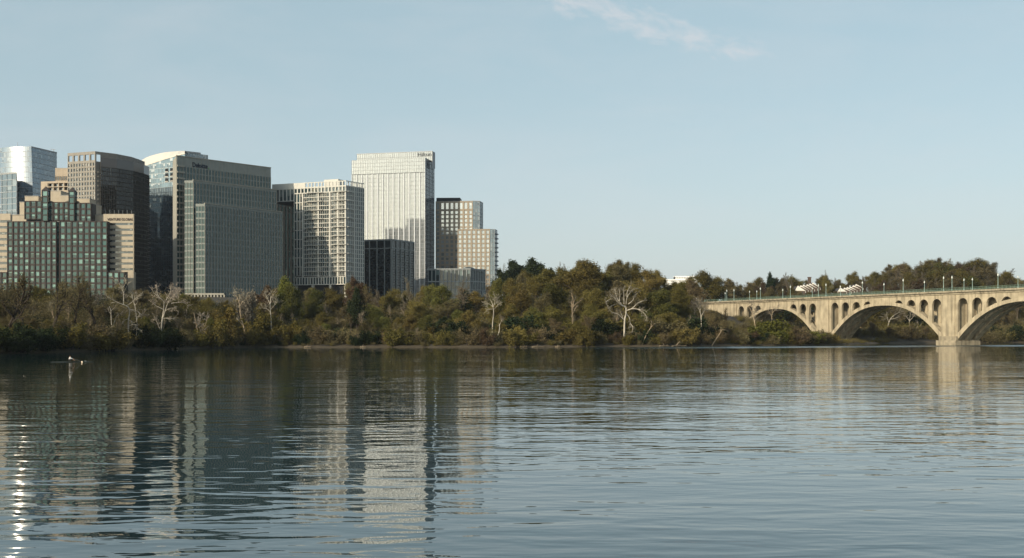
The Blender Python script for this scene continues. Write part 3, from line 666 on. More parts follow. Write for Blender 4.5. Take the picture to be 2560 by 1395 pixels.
# ---- stepped grey tower with three forward tiers
def stepped_tower():
    b = Bld('stepped_tower', 'grey glass office tower stepping forward in three tiers with dark roof lettering', 'tower', loc(570, 715))
    con = mat_solid('warm_concrete', (0.29, 0.275, 0.235), 0.75, 0.07, 0.4, 0.08)
    gl = mat_glass('grey_green_glass', (0.010, 0.040, 0.040), (0.022, 0.058, 0.054), 0.2, 1.62, 0.06, 0.004, vary=.15)
    con_shaded = mat_solid('shaded_concrete', (0.155, 0.188, 0.182), 0.75, 0.07, 0.4, 0.08)  # the concrete again in a cool tone, painting the fronts as unlit
    conp = mat_solid('parapet_concrete', (0.225, 0.24, 0.225), 0.75, 0.07, 0.4, 0.08)
    ink = mat_solid('navy_letters', (0.012, 0.02, 0.035), 0.4); grn = mat_solid('green_dot', (0.08, 0.30, 0.05), 0.4)
    zb = ground_z(-165, 705)-2; rh = 15.4*693/F
    tiers = ((441, 693, 677, 744, 390, 414, 31), (483, 684.6, 692, 731.9, 455, 459, 28), (512, 676.2, 706, 724.5, 517, 521, 27))
    ncols = {}
    zs = [ZZ(t[4], t[1]) for t in tiers]; P = [(XY(t[0], t[1]), XY(t[2], t[3])) for t in tiers]
    grid0 = ZZ(414, 693)                       # storey lines shared by all tiers
    for i, (a, Da, c, Dc, py, pg, cols) in enumerate(tiers):
        p0, p1 = P[i]; zt = zs[i]; k0 = 0 if i == 0 else int(round((grid0-(zt-1.1))/rh)); ztop = grid0-k0*rh
        if i: zt = ztop+1.1
        n = int((ztop-zb)/rh)
        facade(b, p0, p1, ztop-n*rh, ztop, cols, n, 0.27, 0.80, 0.12, con, gl, wname='window_band', fin=0.20, pier=con, spandrel=con_shaded)
        fr, L = frame(p0, p1); b.p('parapet', conp).fbox(fr, 0, L, -.5, 0.05, ztop+.01, zt)
        if i == 0:
            for k in range(32): b.p('parapet', con).fbox(fr, L*k/32, L*k/32+.12, -.1, .13, ztop+.3, zt-.2)
        b.p('parapet', con).fbox(fr, -.1, L+.1, -.6, .35, zt, zt+.5)
        # right end wall, turned away from the sun
        n_in = (-fr[2][0], -fr[2][1]); dep = (26, 24, 22)[i]
        e = (p1[0]+n_in[0]*dep, p1[1]+n_in[1]*dep); s = XY((433, 471, 501)[i], p0[1]+18)
        f2, L2 = frame(p1, e); b.p('wall', con).fbox(f2, .05, L2, -.4, -.02, zb, zt)
        body = [p0, p1, e, s]
        b.core(body, zb, zt-.3, .75, m_core); b.p('roof', m_roofg).prism(inset(body, .6), zt-.5, zt-.1)
        # faceted bays stepping back at the left end of the forward tiers
        if i > 0:
            pp0, pp1 = P[i-1]; f3, L3 = frame(pp0, pp1)
            t = 0.55*(tiers[i][0]-tiers[i-1][0])
            for seg, (sa, sb, oa, ob) in enumerate(((-2.9, 0, -4.6, 0),)):
                A = (p0[0]+fr[1][0]*sa+fr[2][0]*oa, p0[1]+fr[1][1]*sa+fr[2][1]*oa); B = (p0[0]+fr[1][0]*sb+fr[2][0]*ob-.02, p0[1]+fr[1][1]*sb+fr[2][1]*ob)
                facade(b, A, B, ztop-n*rh, ztop, 3, n, 0.2, 0.85, 0.25, conp, gl, wname='window_band', fin=.1)
                f6, l6 = frame(A, B); b.p('parapet', conp).fbox(f6, 0, l6, -.4, .05, ztop+.01, zt)
    # lit blank end wall on the left with a chamfer
    p0 = P[0][0]; e = XY(432, 712); f, L = frame(e, (p0[0]-.02, p0[1]))
    b.p('wall', con).fbox(f, 0, L, -.5, 0, zb, zs[0])
    # projecting bay strip left of tier two, lit by the sun
    fr, L = frame(*P[0])
    n = int((grid0-zb)/rh)
    for k in range(n):
        z = grid0-k*rh
        b.piece('balcony', con, fr, 0.3, 5.2, 0.0, 0.8, z-.5, z+.5)
    s0 = L*(480-441)/(677-441)*.96
    zl = ZZ(414.5, 697)
    sign(b, 'Deloitte', fr, s0, 0.14, zl, 3.9, ink, 10.6, bold=.09)
    sign(b, '.', fr, s0+10.9, 0.14, zl, 4.5, grn, 0.8, name='sign_dot')
    # arcade at the foot
    q0, q1 = XY(462, 668), XY(560, 668); f7, L7 = frame(q0, q1); z7 = ground_z(q0[0], 668)
    ar = b.p('arcade', con); ar.fbox(f7, 0, L7, -1.0, 0, ZZ(737, 668), ZZ(733, 668))
    for k in range(13): ar.fbox(f7, L7*k/12-.45, L7*k/12+.45, -.95, -.03, z7-2, ZZ(737, 668))
    b.p('core', m_core).fbox(f7, 0, L7, -5, -1.2, z7-2, ZZ(734, 668))
    b.done()
stepped_tower()

# ---- white apartment block with the bridging wing
def white_block():
    b = Bld('apartment_block', 'white framed apartment block with open roof grid and overhanging left wing', 'apartment block', loc(810, 765))
    wh = mat_solid('white_frame', (0.52, 0.51, 0.465), 0.7, 0.05, 0.4, 0.06)
    gl = mat_glass('apartment_glass', (0.02, 0.04, 0.045), (0.17, 0.17, 0.14), 0.25, 1.75, 0.05, 0.012)
    g2 = mat_glass('shaded_apartment_glass', (0.03, 0.06, 0.07), (0.12, 0.15, 0.15), 0.3, 1.8, 0.06, 0.012)
    A, Bc, C = XY(680, 762), XY(865, 742), XY(911, 757)
    fr, L = frame(A, Bc); wpx = lambda px: None
    def s_at(px):            # distance along the front where the photo column px meets it
        k = (px-1280)/F; return (A[0]-k*A[1])/(k*fr[1][1]-fr[1][0])
    q = lambda px: (A[0]+fr[1][0]*s_at(px), A[1]+fr[1][1]*s_at(px))
    zt = ZZ(451, 742); z1 = ZZ(464.5, 742); z2 = ZZ(478, 742); z3 = ZZ(688, 742); z4 = ZZ(711, 742); zb = ground_z(-110, 745)-1
    M_ = q(735)
    w = b.p('wall', wh)
    # top ring: solid over the wing, open grid over the right part
    w.fbox(fr, 0, s_at(762), -.5, 0, z1, zt)
    facade(b, q(762), Bc, z1, zt, 12, 1, .75, 1.0, .5, wh, gl, True, skip=lambda c, r: True)
    facade(b, M_, Bc, z2, z1-.02, 15, 1, .75, .7, .6, wh, gl, True)
    # wing: two glazed storeys on the overhang
    facade(b, A, (M_[0]-.02, M_[1]), ZZ(500, 750), z1-.02, 6, 1, .55, .8, .6, wh, g2, True)
    fw, Lw = frame(A, M_); b.p('soffit', m_core).fbox(fw, 0, Lw, -24, -.05, ZZ(502, 750), ZZ(500, 750)-.42); b.p('core', m_core).fbox(fw, .3, Lw, -24, -.8, ZZ(500, 750), z1)
    b.p('roof', m_roofg).fbox(fr, .5, L-.5, -20, -.6, z1+.1, z1+.4)
    # main grid: three plain bays of slot windows, then balconied bays between white posts
    n2 = 19
    facade(b, (M_[0]+.01, M_[1]), q(757), z3, z2-.02, 3, n2//2, .55, .45, .55, wh, gl, True)
    posts = [757, 796, 825, 845, 865]
    for i, (a, c) in enumerate(zip(posts[:-1], posts[1:])):
        rec = .9 if i % 2 else .55
        facade(b, q(a), q(c), z3, z2-.02, (9, 6, 5, 5)[i], n2, .16, .42, rec, wh, gl, wname='window_band', proud=-.05)
        b.p('pier', wh).fbox(fr, s_at(a)-.45, s_at(a)+.45, -.6, .35, z3-.5, z2)
    b.p('pier', wh).fbox(fr, L-.7, L, -.6, .3, z3-.5, z2)
    rh = (z2-z3)/n2
    for r in range(0, n2, 2):                                    # balcony slabs every second floor
        z = z2-r*rh; b.piece('balcony', wh, fr, s_at(768), s_at(808), .36, 1.25, z-.16, z+.16); b.piece('balcony', wh, fr, s_at(832), L+.8, .36, 1.3, z-.16, z+.16)
    for r in range(n2):
        z = z2-r*rh
        for a, c in ((772, 792), (836, 858)): b.piece('balcony_rail', wh, fr, s_at(a), s_at(c), .45, .55, z+.7, z+.85)
    # base: tall fins, white sill, columns
    facade(b, (M_[0]+.01, M_[1]), Bc, z4, z3-.6, 19, 1, .55, .9, .6, wh, gl, True)
    for px in (738, 780, 824, 862): b.p('column', wh).fbox(fr, s_at(px)-.7, s_at(px)+.7, -2, -.6, zb, z4)
    # shaded right face
    f2, L2 = frame(Bc, C)
    facade(b, (Bc[0]+.02, Bc[1]+.02), C, z1, zt, 7, 1, .5, .9, .5, wh, gl, True, skip=lambda c, r: True)
    facade(b, (Bc[0]+.02, Bc[1]+.02), C, z4, z1-.02, 9, 22, .4, .35, .4, wh, g2, wname='window_band')
    b.p('pier', wh).fbox(f2, L2*.42, L2*.42+.9, -.3, .3, z4, z1)
    for r in range(0, n2, 2):
        z = z2-r*rh; b.piece('balcony', wh, f2, 0.9, L2*.36, .36, 1.2, z-.16, z+.16)
    dep = 22; n_in = (-fr[2][0], -fr[2][1]); back = lambda p: (p[0]+n_in[0]*dep, p[1]+n_in[1]*dep)
    body = [M_, Bc, C, XY(907, 782), back(M_)]
    b.core(body, z4, z1, 1.1, m_core); b.core([M_, q(862), back(q(862)), back(M_)], zb, z4, 2.2, m_core)
    # side of the main body under the wing
    e = back(M_); f9, L9 = frame(e, (M_[0]-.03, M_[1])); b.p('wall', wh).fbox(f9, 0, L9, -.3, 0, z4, ZZ(502, 750))
    # roof plant room
    mp = q(798); mb = b.p('roof_plant', wh); mb.fbox(fr, s_at(798), s_at(834), -14, -6, z1, ZZ(447, 750)); 
    b.done()
white_block()

# ---- dark tower glimpsed under the wing
def slot_tower():
    b = Bld('dark_tower', 'near-black tower in the gap below the white overhanging wing', 'tower', loc(712, 800))
    bk = mat_solid('black_cladding', (0.010, 0.012, 0.014), 0.6); gl = mat_glass('slot_glass', (0.015, 0.035, 0.04), (0.06, 0.10, 0.10), 0.2, 1.6, 0.05, 0.01)
    D = 795; zb = ground_z(-155, 795); p0, p1 = XY(684, D), XY(745, D)
    facade(b, p0, p1, zb, ZZ(500, D), 7, 16, 1.3, .4, .5, bk, gl, True); pts = [p0, p1, (p1[0], D+20), (p0[0], D+20)]
    b.core(pts, zb, ZZ(500, D), .9, m_core); b.roof(pts, ZZ(500, D), m_roofg); b.done()
slot_tower()

# ---- tall pale hotel tower
def hotel():
    b = Bld('hotel_tower', 'tallest pale glass hotel tower with white fins and lettered crown', 'tower', loc(970, 915))
    wh = mat_solid('white_fin', (0.50, 0.515, 0.525), 0.6, 0.04)
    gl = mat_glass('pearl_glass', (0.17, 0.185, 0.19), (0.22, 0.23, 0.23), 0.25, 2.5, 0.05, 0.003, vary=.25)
    g2 = mat_glass('shaded_side_glass', (0.02, 0.035, 0.045), (0.08, 0.10, 0.11), 0.3, 1.8, 0.06, 0.012)  # glass coloured darker than the front's, to paint the side as shaded
    gy = mat_solid('pale_mullion', (0.33, 0.34, 0.345), 0.6, 0.04)
    lt = mat_solid('silver_letters', (0.09, 0.10, 0.11), 0.5)
    A, B, C = XY(879, 914.6), XY(1063, 900), XY(1086, 926); zb = ground_z(-90, 905)
    zt = ZZ(394, 900); zm = ZZ(431, 900); n_low = 26
    fr, L = frame(A, B)
    facade(b, A, B, zm+.3, zt, 42, 4, .12, .25, .2, gy, gl, wname='window_band')
    b.p('shadow_gap', m_core).fbox(fr, 0, L, -.6, -.15, zm, zm+.3)
    rows = int((zm-zb)/(10.1*900/F))
    facade(b, A, B, zb, zm, 14, rows, 0.95, .22, .35, gy, gl, wname='window_band', pier=wh, fin=.25, nopane=3)
    for c in range(14): b.p('mullion', gy).fbox(fr, L*(c+.37)/14-.09, L*(c+.37)/14+.09, -.34, -.1, zb, zm-.2); b.p('mullion', gy).fbox(fr, L*(c+.66)/14-.09, L*(c+.66)/14+.09, -.34, -.1, zb, zm-.2)
    fr2, L2 = frame(B, C)
    facade(b, (B[0]+.03, B[1]+.03), C, zb, zt, 6, rows+5, .3, .3, .25, m_steel, g2, wname='window_band')  # frames are darker here too, adding to the painted shade
    D_ = XY(895, 940); body = [A, B, C, D_]
    b.core(body, zb, zt, .9, m_core); b.p('roof', m_roofg).prism(inset(body, .5), zt-.4, zt-.1)
    # crown screen set back on the roof
    E, G = XY(892, 927), XY(1081, 912); zc = ZZ(378, 912); f3, L3 = frame(E, G)
    facade(b, E, G, zt-.5, zc, 40, 2, .1, .3, .25, gy, gl, wname='window_band')
    K = (G[0]+1.7, G[1]+7); f4, L4 = frame(G, K); b.p('crown', gy).fbox(f4, 0, L4, -.4, 0, zt-6, zc); b.p('crown', gy).fbox(f3, 0, L3, -7, -.5, zt-.6, zc-.05)
    b.p('crown', wh).fbox(f3, -.05, L3+.05, -.5, .12, zc, zc+.25)
    s = L3*(1045-892)/(1081-892)
    sign(b, 'Hilton', f3, s, .05, ZZ(389.5, 912), 4.2, lt, L3*(1078-1045)/189, bold=.02)
    b.done()
hotel()

# ---- dark glass cube with grey fins
def dark_block():
    b = Bld('dark_glass_block', 'low dark glass block with thin grey fins in front of the pale hotel', 'office block', loc(975, 815))
    gf = mat_solid('grey_fin', (0.235, 0.25, 0.245), 0.6, 0.05)
    gl = mat_glass('black_glass', (0.010, 0.014, 0.017), (0.03, 0.04, 0.045), 0.3, 1.55, 0.06, 0.01)
    A, B, C = XY(905, 808), XY(980, 800), XY(1036, 826); zb = ground_z(-85, 805)-2; zt = ZZ(599, 800); z1 = ZZ(621, 800)
    for p, q, n in ((A, B, 4), ((B[0]+.02, B[1]+.02), C, 5)):
        fr, L = frame(p, q)
        facade(b, p, q, z1, zt, n, 1, .55, 1.1, .5, gf, gl, True, fin=.15)
        facade(b, p, q, zb, z1-.03, n, 22, .55, .0, .5, gf, gl, wname='window_band', fin=.15, nopane=4)
        for r in range(1, 22): b.p('transom', m_core).fbox(fr, 0, L, -.48, -.34, zb+(z1-zb)*r/22-.2, zb+(z1-zb)*r/22+.2)
    fr, L = frame(A, B); b.p('pier', gf).fbox(fr, L-1.1, L, -.5, .12, zb, zt)
    body = [A, B, C, XY(960, 850)]; b.core(body, zb, zt, .9, m_core); b.roof(body, zt, gf, .5, .1); b.done()
dark_block()

# ---- tan gridded tower with lower wing
def tan_tower():
    b = Bld('gridded_tower', 'tan gridded apartment tower with black penthouse and lower right wing', 'tower', loc(1165, 945))
    tn = mat_solid('tan_brick', (0.30, 0.25, 0.19), 0.8, 0.06, 0.5, .05)
    gl = mat_glass('bright_glass', (0.24, 0.26, 0.265), (0.36, 0.36, 0.34), 0.2, 3.4, 0.06, 0.012)
    gb = mat_glass('pale_corner_glass', (0.12, 0.16, 0.175), (0.25, 0.28, 0.28), 0.3, 2.6, 0.07, 0.008)
    bk = mat_solid('black_panel', (0.022, 0.024, 0.028), 0.5)
    D = 925; zb = ground_z(-40, 925)-1; zt = ZZ(503, D)
    A, B, C, E = XY(1089, D+4), XY(1182, D), XY(1199, D+1), XY(1207.5, D+14)
    zu = ZZ(525, D)
    facade(b, A, B, zu, zt-.01, 8, 1, 1.5, 2.0, .5, tn, gl, True)
    n = 23
    facade(b, A, B, zb, zu-.02, 8, n, 1.55, 1.05, .55, tn, gl, True, fin=.12)
    facade(b, (B[0]+.02, B[1]), C, zb, zt, 3, 28, .15, .25, .25, m_steel, gb, wname='window_band')
    facade(b, (C[0]+.02, C[1]+.02), E, zb, zt, 3, 28, .15, .25, .25, m_steel, gb, wname='window_band')
    body = [A, B, C, E, XY(1195, D+30), XY(1096, D+30)]; b.core(body, zb, zt, .9, m_core); b.roof(body, zt, m_roofg, .4)
    p, q = XY(1091, D+7), XY(1150, D+6); f, L = frame(p, q); b.p('penthouse', bk).fbox(f, 0, L, -14, 0, zt+.4, ZZ(492, D)); 
    for k in range(9): b.p('penthouse', bk).fbox(f, L*k/9, L*k/9+.3, 0.01, .2, zt+.5, ZZ(493, D))
    # lower wing, forward
    d2 = 916; A2, B2, C2, E2 = XY(1144, d2), XY(1225, d2-2), XY(1237, d2-1.5), XY(1243, d2+8); z2 = ZZ(575, d2)
    facade(b, A2, B2, zb, z2, 7, 17, 1.5, 1.0, .55, tn, gl, True, fin=.12)
    f2, L2 = frame(A2, B2); b.p('wall', tn).fbox(f2, 0, L2, -.5, .15, z2, z2+.7)
    facade(b, (B2[0]+.02, B2[1]), C2, zb, z2+.6, 2, 17, .15, .25, .25, m_steel, gb, wname='window_band')
    facade(b, (C2[0]+.02, C2[1]+.02), E2, zb, z2+.6, 2, 17, .15, .25, .25, m_steel, gb, wname='window_band')
    body2 = [A2, B2, C2, E2, XY(1240, D+2), XY(1150, D+2)]; b.core(body2, zb, z2, .9, m_core); b.p('roof', m_roofg).prism(inset(body2, .3), z2-.1, z2+.2)
    rh = (z2-zb)/17; f3, L3 = frame(C2, E2)
    for r in range(17): b.piece('balcony', m_steel, f3, L3*.45, L3, .05, 1.1, zb+r*rh+.2, zb+r*rh+1.1)
    b.done()
tan_tower()
def podium():
    b = Bld('podium_block', 'low glass podium with grey posts at the foot of the tan gridded tower', 'pavilion', loc(1140, 870))
    gf = mat_solid('post_grey', (0.30, 0.32, 0.32), 0.6); gl = mat_glass('podium_glass', (0.02, 0.035, 0.04), (0.10, 0.14, 0.14), 0.25, 1.55, 0.05, 0.015)
    D = 868; A, B, C = XY(1070, D+4), XY(1176, D), XY(1214, D+14); zb = ground_z(-40, 868)-1; zt = ZZ(673, D); z1 = ZZ(704, D)
    facade(b, A, B, z1, zt, 11, 1, .5, 1.2, .6, gf, gl, True, fin=.2); facade(b, (B[0]+.02, B[1]+.02), C, z1, zt, 9, 1, .3, 1.2, .5, gf, gl, True)
    facade(b, A, B, zb, z1-.02, 11, 3, .3, .4, .5, gf, gl, wname='window_band'); facade(b, (B[0]+.02, B[1]+.02), C, zb, z1-.02, 9, 3, .2, .4, .5, gf, gl, wname='window_band')
    body = [A, B, C, XY(1200, D+26), XY(1078, D+26)]; b.core(body, zb, zt, .9, m_core); b.roof(body, zt, gf, .6, .5)
    c = P3(1172, 672, D+8); b.p('skylight', gl).lathe((c.x, c.y, zt+.6), [(4.5, 0), (4.2, .7), (2.5, 1.3), (.1, 1.5)], 12)
    b.done()
podium()

# ---- far buildings among the trees
def far_white():
    b = Bld('white_office', 'distant flat white building showing over the treetops', 'building', loc(1700, 1300, ZZ(740, 1300)))
    wh = mat_solid('far_white', (0.80, 0.78, 0.74), 0.7); gl = mat_glass('far_glass', (0.2, 0.21, 0.22), None, 0, 1.8, .1)
    D = 1300; z0 = ground_z(190, 1300)
    A, B = XY(1664, D), XY(1742, D-4); facade(b, A, B, z0, ZZ(699, D), 18, 12, .5, 2.2, .5, wh, gl, wname='window_band'); body = [A, B, (B[0], B[1]+30), (A[0], A[1]+30)]
    b.core(body, z0, ZZ(699, D), .8, m_core); b.roof(body, ZZ(699, D), wh, .4)
    A, B = XY(1688, D+2), XY(1738, D); facade(b, A, B, ZZ(699, D)+.4, ZZ(691, D), 12, 1, .4, 1.7, .5, wh, gl, wname='window_band'); body = [A, B, (B[0], B[1]+20), (A[0], A[1]+20)]
    b.core(body, ZZ(699, D), ZZ(691, D), .8, m_core); b.roof(body, ZZ(691, D), wh, .4); b.done()
far_white()
m_brickh = mat_solid('house_brick', (0.10, 0.072, 0.055), 0.9, .15); m_slate = mat_solid('slate', (0.06, 0.06, 0.065), 0.8); m_trim = mat_solid('white_gable', (0.72, 0.69, 0.62), 0.7, .05)
m_hwin = mat_glass('house_glass', (0.03, 0.04, 0.05), None, 0, 1.7, .08)
def row_house(px, py, D, wpx, hpx, label):
    """narrow house: white-edged raked gable, dark roof behind, seen end-on"""
    r = tag(empty('row_house', loc(px, D)), label, 'house', 'row houses on the far hill')
    x0, x1 = XY(px-wpx/2, D)[0], XY(px+wpx/2, D)[0]; zr = ZZ(py, D); ze = ZZ(py+hpx, D); zb = ground_z(x0, D)-1; xm = x0+(x1-x0)*.25
    w = MB(); w.box(x0, x1, D, D+9, zb, ze); w.build('wall', m_brickh, r)
    def prism_y(y0, y1, up):
        a = [(x0-.3, ze), (x1+.3, ze), (xm+.6, zr+up), (xm-.6, zr+up)]
        m = MB(); k = len(a); m.v = [(p[0], y0, p[1]) for p in a]+[(p[0], y1, p[1]) for p in a]
        m.f = [(0, 1, 2, 3), (7, 6, 5, 4)]+[(i, (i+1) % k+0, (i+1) % k+k, i+k)[::-1] for i in range(k)]; return m
    prism_y(D+.5, D+9, -.3).build('roof', m_slate, r); 
    g = MB(); 
    for s in (0, 1):
        a = Vector((xm, D+.2, zr)); c = Vector(((x0-.4) if s else (x1+.4), D+.2, ze)); dz = Vector((0, 0, -1.5)); dy = Vector((0, .35, 0))
        p = [a+dz, c+dz, c+dz+dy, a+dz+dy, a, c, c+dy, a+dy]; g.hexa(p)
    g.build('gable_trim', m_trim, r)
    gw = prism_y(D-.02, D+.45, -1.2); gw.build('gable_wall', m_trim if label.startswith(('nearest', 'white-fronted')) else m_brickh, r)
    for k in (0, 1):
        wn = MB(); xx = x0+(x1-x0)*(.3+.4*k); wn.box(xx-.5, xx+.5, D-.08, D+.1, ze-2.6, ze-1.0); wn.build('window', m_hwin, r)
rows_l = [(2001, 714, 800), (2008, 713, 808), (2015, 711.5, 816), (2024, 710.5, 824), (2031, 708.5, 832), (2038, 706.5, 840)]
for i, (px, py, D) in enumerate(rows_l):
    row_house(px, py, D, 24, 13, ('nearest white-gabled house of the stepped row below the brick chimney' if i == 0 else 'highest white-gabled house of the stepped row below the brick chimney' if i == 5 else f'white-gabled row house below the brick chimney, {("second","third","fourth","fifth")[i-1]} from the near end of its row'))
rows_r = [(2106, 719, 790), (2117, 719, 798), (2124, 717.5, 806), (2131, 716, 814), (2139, 713, 822), (2146, 710, 830)]
for i, (px, py, D) in enumerate(rows_r):
    row_house(px, py, D, 22 if i else 20, 10, ('white-fronted house at the near end of the row above the second arch' if i == 0 else 'uppermost house of the stepped row above the second arch' if i == 5 else f'row house above the second arch, {("second","third","fourth","fifth")[i-1]} from the white-fronted house'))
def chimney():
    D = 850; r = tag(empty('brick_chimney', loc(2025, D)), 'tall square brick chimney rising behind the stepped white gables', 'chimney')
    x0, x1 = XY(2021, D)[0], XY(2028, D)[0]; m = MB(); m.box(x0, x1, D, D+2.2, ground_z(x0, D)-1, ZZ(694, D)); m.build('shaft', m_brickh, r)
    m = MB(); m.box(x0-.25, x1+.25, D-.25, D+2.45, ZZ(694, D), ZZ(692.4, D)); m.build('cap', m_brickh, r)
chimney()
# ---------------------------------------------------------------- arched concrete bridge
Q0 = (192.0, 435.0); BW = (-0.3918, 0.9201); BM = (0.9201, 0.3918); WID = 11.5
def bp(s, o, z): return (Q0[0]+BW[0]*s+BM[0]*o, Q0[1]+BW[1]*s+BM[1]*o, z)
def s_px(px): k = (px-1280)/F; return (Q0[0]-Q0[1]*k)/(-BW[0]+BW[1]*k)
def s_px_at(px, o):
    k = (px-1280)/F; x0, y0 = Q0[0]+BM[0]*o, Q0[1]+BM[1]*o; return (x0-y0*k)/(-BW[0]+BW[1]*k)
m_conc = mat_solid('bridge_concrete', (0.375, 0.318, 0.222), 0.9, 0.22, 0.30, 0.45, bump=0.15)
m_conc2 = mat_solid('bridge_cornice', (0.285, 0.245, 0.175), 0.9, 0.22, 0.5, 0.45)
m_green = mat_solid('green_rail_paint', (0.13, 0.19, 0.15), 0.6, 0.1); m_road = mat_solid('bridge_asphalt', (0.05, 0.05, 0.05), 0.9)
m_lampw = mat_solid('lamp_post_paint', (0.30, 0.40, 0.37), 0.5, .06); m_globe = mat_solid('lamp_globe_white', (0.60, 0.62, 0.58), 0.3, .03)
Z_TOP, Z_WALL = 21.9, 20.5
def bridge():
    b = Bld('arch_bridge', 'tan concrete bridge of tall open-spandrel arches with green railings', 'bridge', (*bp(78, 7, 0)[:2], 0))
    def bx(mb, s0, s1, o0, o1, z0, z1):
        mb.hexa([bp(s1, o0, z0), bp(s0, o0, z0), bp(s0, o1, z0), bp(s1, o1, z0), bp(s1, o0, z1), bp(s0, o0, z1), bp(s0, o1, z1), bp(s1, o1, z1)])
    spans = [(-37.5, 34.1, 4), (41.7, 113.0, 4), (122.6, 188.4, 3)]
    ZS, HC, PW = 1.6, 15.3, 2.35
    def intr(s, a, c): t = (s-(a+c)/2)/((c-a)/2); return ZS+HC*(1-abs(t)**PW)
    def thick(s, a, c): t = abs((s-(a+c)/2)/((c-a)/2)); return 1.35+1.25*t**2
    ribs = [(0.0, 2.5), (4.5, 7.0), (9.0, 11.5)]
    OW, PITCH, ZO = 5.3, 7.45, 18.9
    for a, c, nop in spans:
        ss = np.linspace(a, c, 61)
        for o0, o1 in ribs:
            mb = MB()
            for i in range(60):
                s0, s1 = ss[i], ss[i+1]
                z00, z01 = intr(s0, a, c), intr(s1, a, c); t0, t1 = z00+thick(s0, a, c), z01+thick(s1, a, c)
                mb.hexa([bp(s1, o0, z01), bp(s0, o0, z00), bp(s0, o1, z00), bp(s1, o1, z01), bp(s1, o0, t1), bp(s0, o0, t0), bp(s0, o1, t0), bp(s1, o1, t1)])
            mb.build('arch_rib', m_conc, b.root)
        # cross struts between ribs
        for t in (.14, .25, .75, .86):
            s = a+(c-a)*t; z = intr(s, a, c)
            for oa, ob in ((2.51, 4.49), (7.01, 8.99)): st = MB(); bx(st, s-.5, s+.5, oa, ob, z+.3, z+1.1); st.build('cross_strut', m_conc, b.root)
        # spandrel walls with round-headed openings
        cs = [a+.7+OW/2+PITCH*k for k in range(nop)]+[c-.7-OW/2-PITCH*k for k in range(nop)]
        edges = set(np.linspace(a, c, 120).tolist())
        for q in cs:
            for t in np.linspace(-1, 1, 15): edges.add(q+OW/2*t)
        ed = sorted(edges); ed = [e for i, e in enumerate(ed) if i == 0 or e-ed[i-1] > 1e-4]
        for o0, o1 in ((.12, 1.1), (4.8, 6.7), (10.4, 11.38)):
            mb = MB()
            for i in range(len(ed)-1):
                s0, s1 = ed[i], ed[i+1]; m = (s0+s1)/2
                def low(s):
                    z = intr(s, a, c)+thick(s, a, c)-.05
                    for q in cs:
                        if abs(m-q) < OW/2: return max(z, ZO-OW/2+math.sqrt(max(0, (OW/2)**2-(s-q)**2)))
                    return z
                l0, l1 = low(s0), low(s1)
                if min(l0, l1) > Z_WALL: continue
                mb.hexa([bp(s1, o0, l1), bp(s0, o0, l0), bp(s0, o1, l0), bp(s1, o1, l1), bp(s1, o0, Z_WALL), bp(s0, o0, Z_WALL), bp(s0, o1, Z_WALL), bp(s1, o1, Z_WALL)])
            mb.build('spandrel_wall', m_conc, b.root)
    # piers
    for s0, s1, zb in ((-46.0, -37.5, -3), (34.1, 41.7, -3), (113.0, 122.6, -1), (188.4, 197.0, -1)):
        mb = MB(); bx(mb, s0+.02, s1-.02, .1, WID-.1, zb, Z_WALL)
        w = s1-s0; bx(mb, s0+w*.08, s1-w*.08, -.32, .09, 3.0, Z_WALL-.25)                      # raised pilaster
        bx(mb, s0+w*.25, s1-w*.25, -.42, -.33, 8.5, Z_WALL-2.2)
        mb.build('pier', m_conc, b.root)
        mb = MB(); bx(mb, s0-1.0, s1+2.2, -1.4, WID+.2, zb, 1.9); bx(mb, s0-1.0, s1+1.0, -1.0, .05, 1.7, 3.6); mb.build('pier_footing', m_conc2, b.root)
    mb = MB(); bx(mb, 197.02, 224, .1, WID-.1, -1, Z_WALL); bx(mb, 209, 209.5, -.05, .09, 2, Z_WALL-.3); mb.build('abutment', m_conc, b.root)
    # deck, cornice, road
    mb = MB(); bx(mb, -46, 224, .25, WID-.25, Z_WALL+.01, Z_TOP-.5); mb.build('deck', m_conc2, b.root)
    for o0, o1, o2, o3 in ((-.95, .24, -.75, .2), (WID-.24, WID+.95, WID-.2, WID+.75)):
        mb = MB(); bx(mb, -46, 224.2, o0, o1, Z_WALL+.75, Z_TOP+.05); bx(mb, -46, 224, -.25 if o0 < 0 else WID+.02, -.02 if o0 < 0 else WID+.25, Z_WALL-.05, Z_WALL+.74)
        mb.build('cornice', m_conc2, b.root)
    mb = MB(); bx(mb, -46, 300, 2.0, WID-2.0, Z_TOP-.49, Z_TOP-.35); mb.build('roadway', m_road, b.root)
    for o in (-.45, WID+.45):
        mb = MB()
        for h in (.35, .75, 1.2): mb.tube([bp(-46, o, Z_TOP+h), bp(226, o, Z_TOP+h)], .05 if h < 1 else .08, 4)
        n = 136
        for k in range(n+1):
            s = -46+272*k/n; mb.tube([bp(s, o, Z_TOP+.05), bp(s, o, Z_TOP+1.2)], .09 if k % 4 == 0 else .035, 4)
        mb.build('railing', m_green, b.root)
    b.done()
bridge()
def lamp_proto():
    r = empty('street_lamp'); m = MB(); m.lathe((0, 0, 0), [(.22, 0), (.22, .5), (.13, .7), (.10, 1.0), (.07, 4.3), (.12, 4.4)], 8); m.build('post', m_lampw, r, True)
    m = MB(); m.lathe((0, 0, 4.4), [(.13, 0), (.22, .2), (.24, .45), (.16, .75), (.05, .88)], 8); m.build('lamp_globe', m_globe, r, True)
    m = MB(); m.lathe((0, 0, 5.28), [(.12, 0), (.05, .2), (.01, .38)], 6); m.build('finial', m_lampw, r); return r
def copy_thing(r):
    c = r.copy(); COL.objects.link(c)
    for ch in list(r.children):
        d = ch.copy(); COL.objects.link(d); d.parent = c
        for g in list(ch.children):
            e = g.copy(); COL.objects.link(e); e.parent = d
    return c
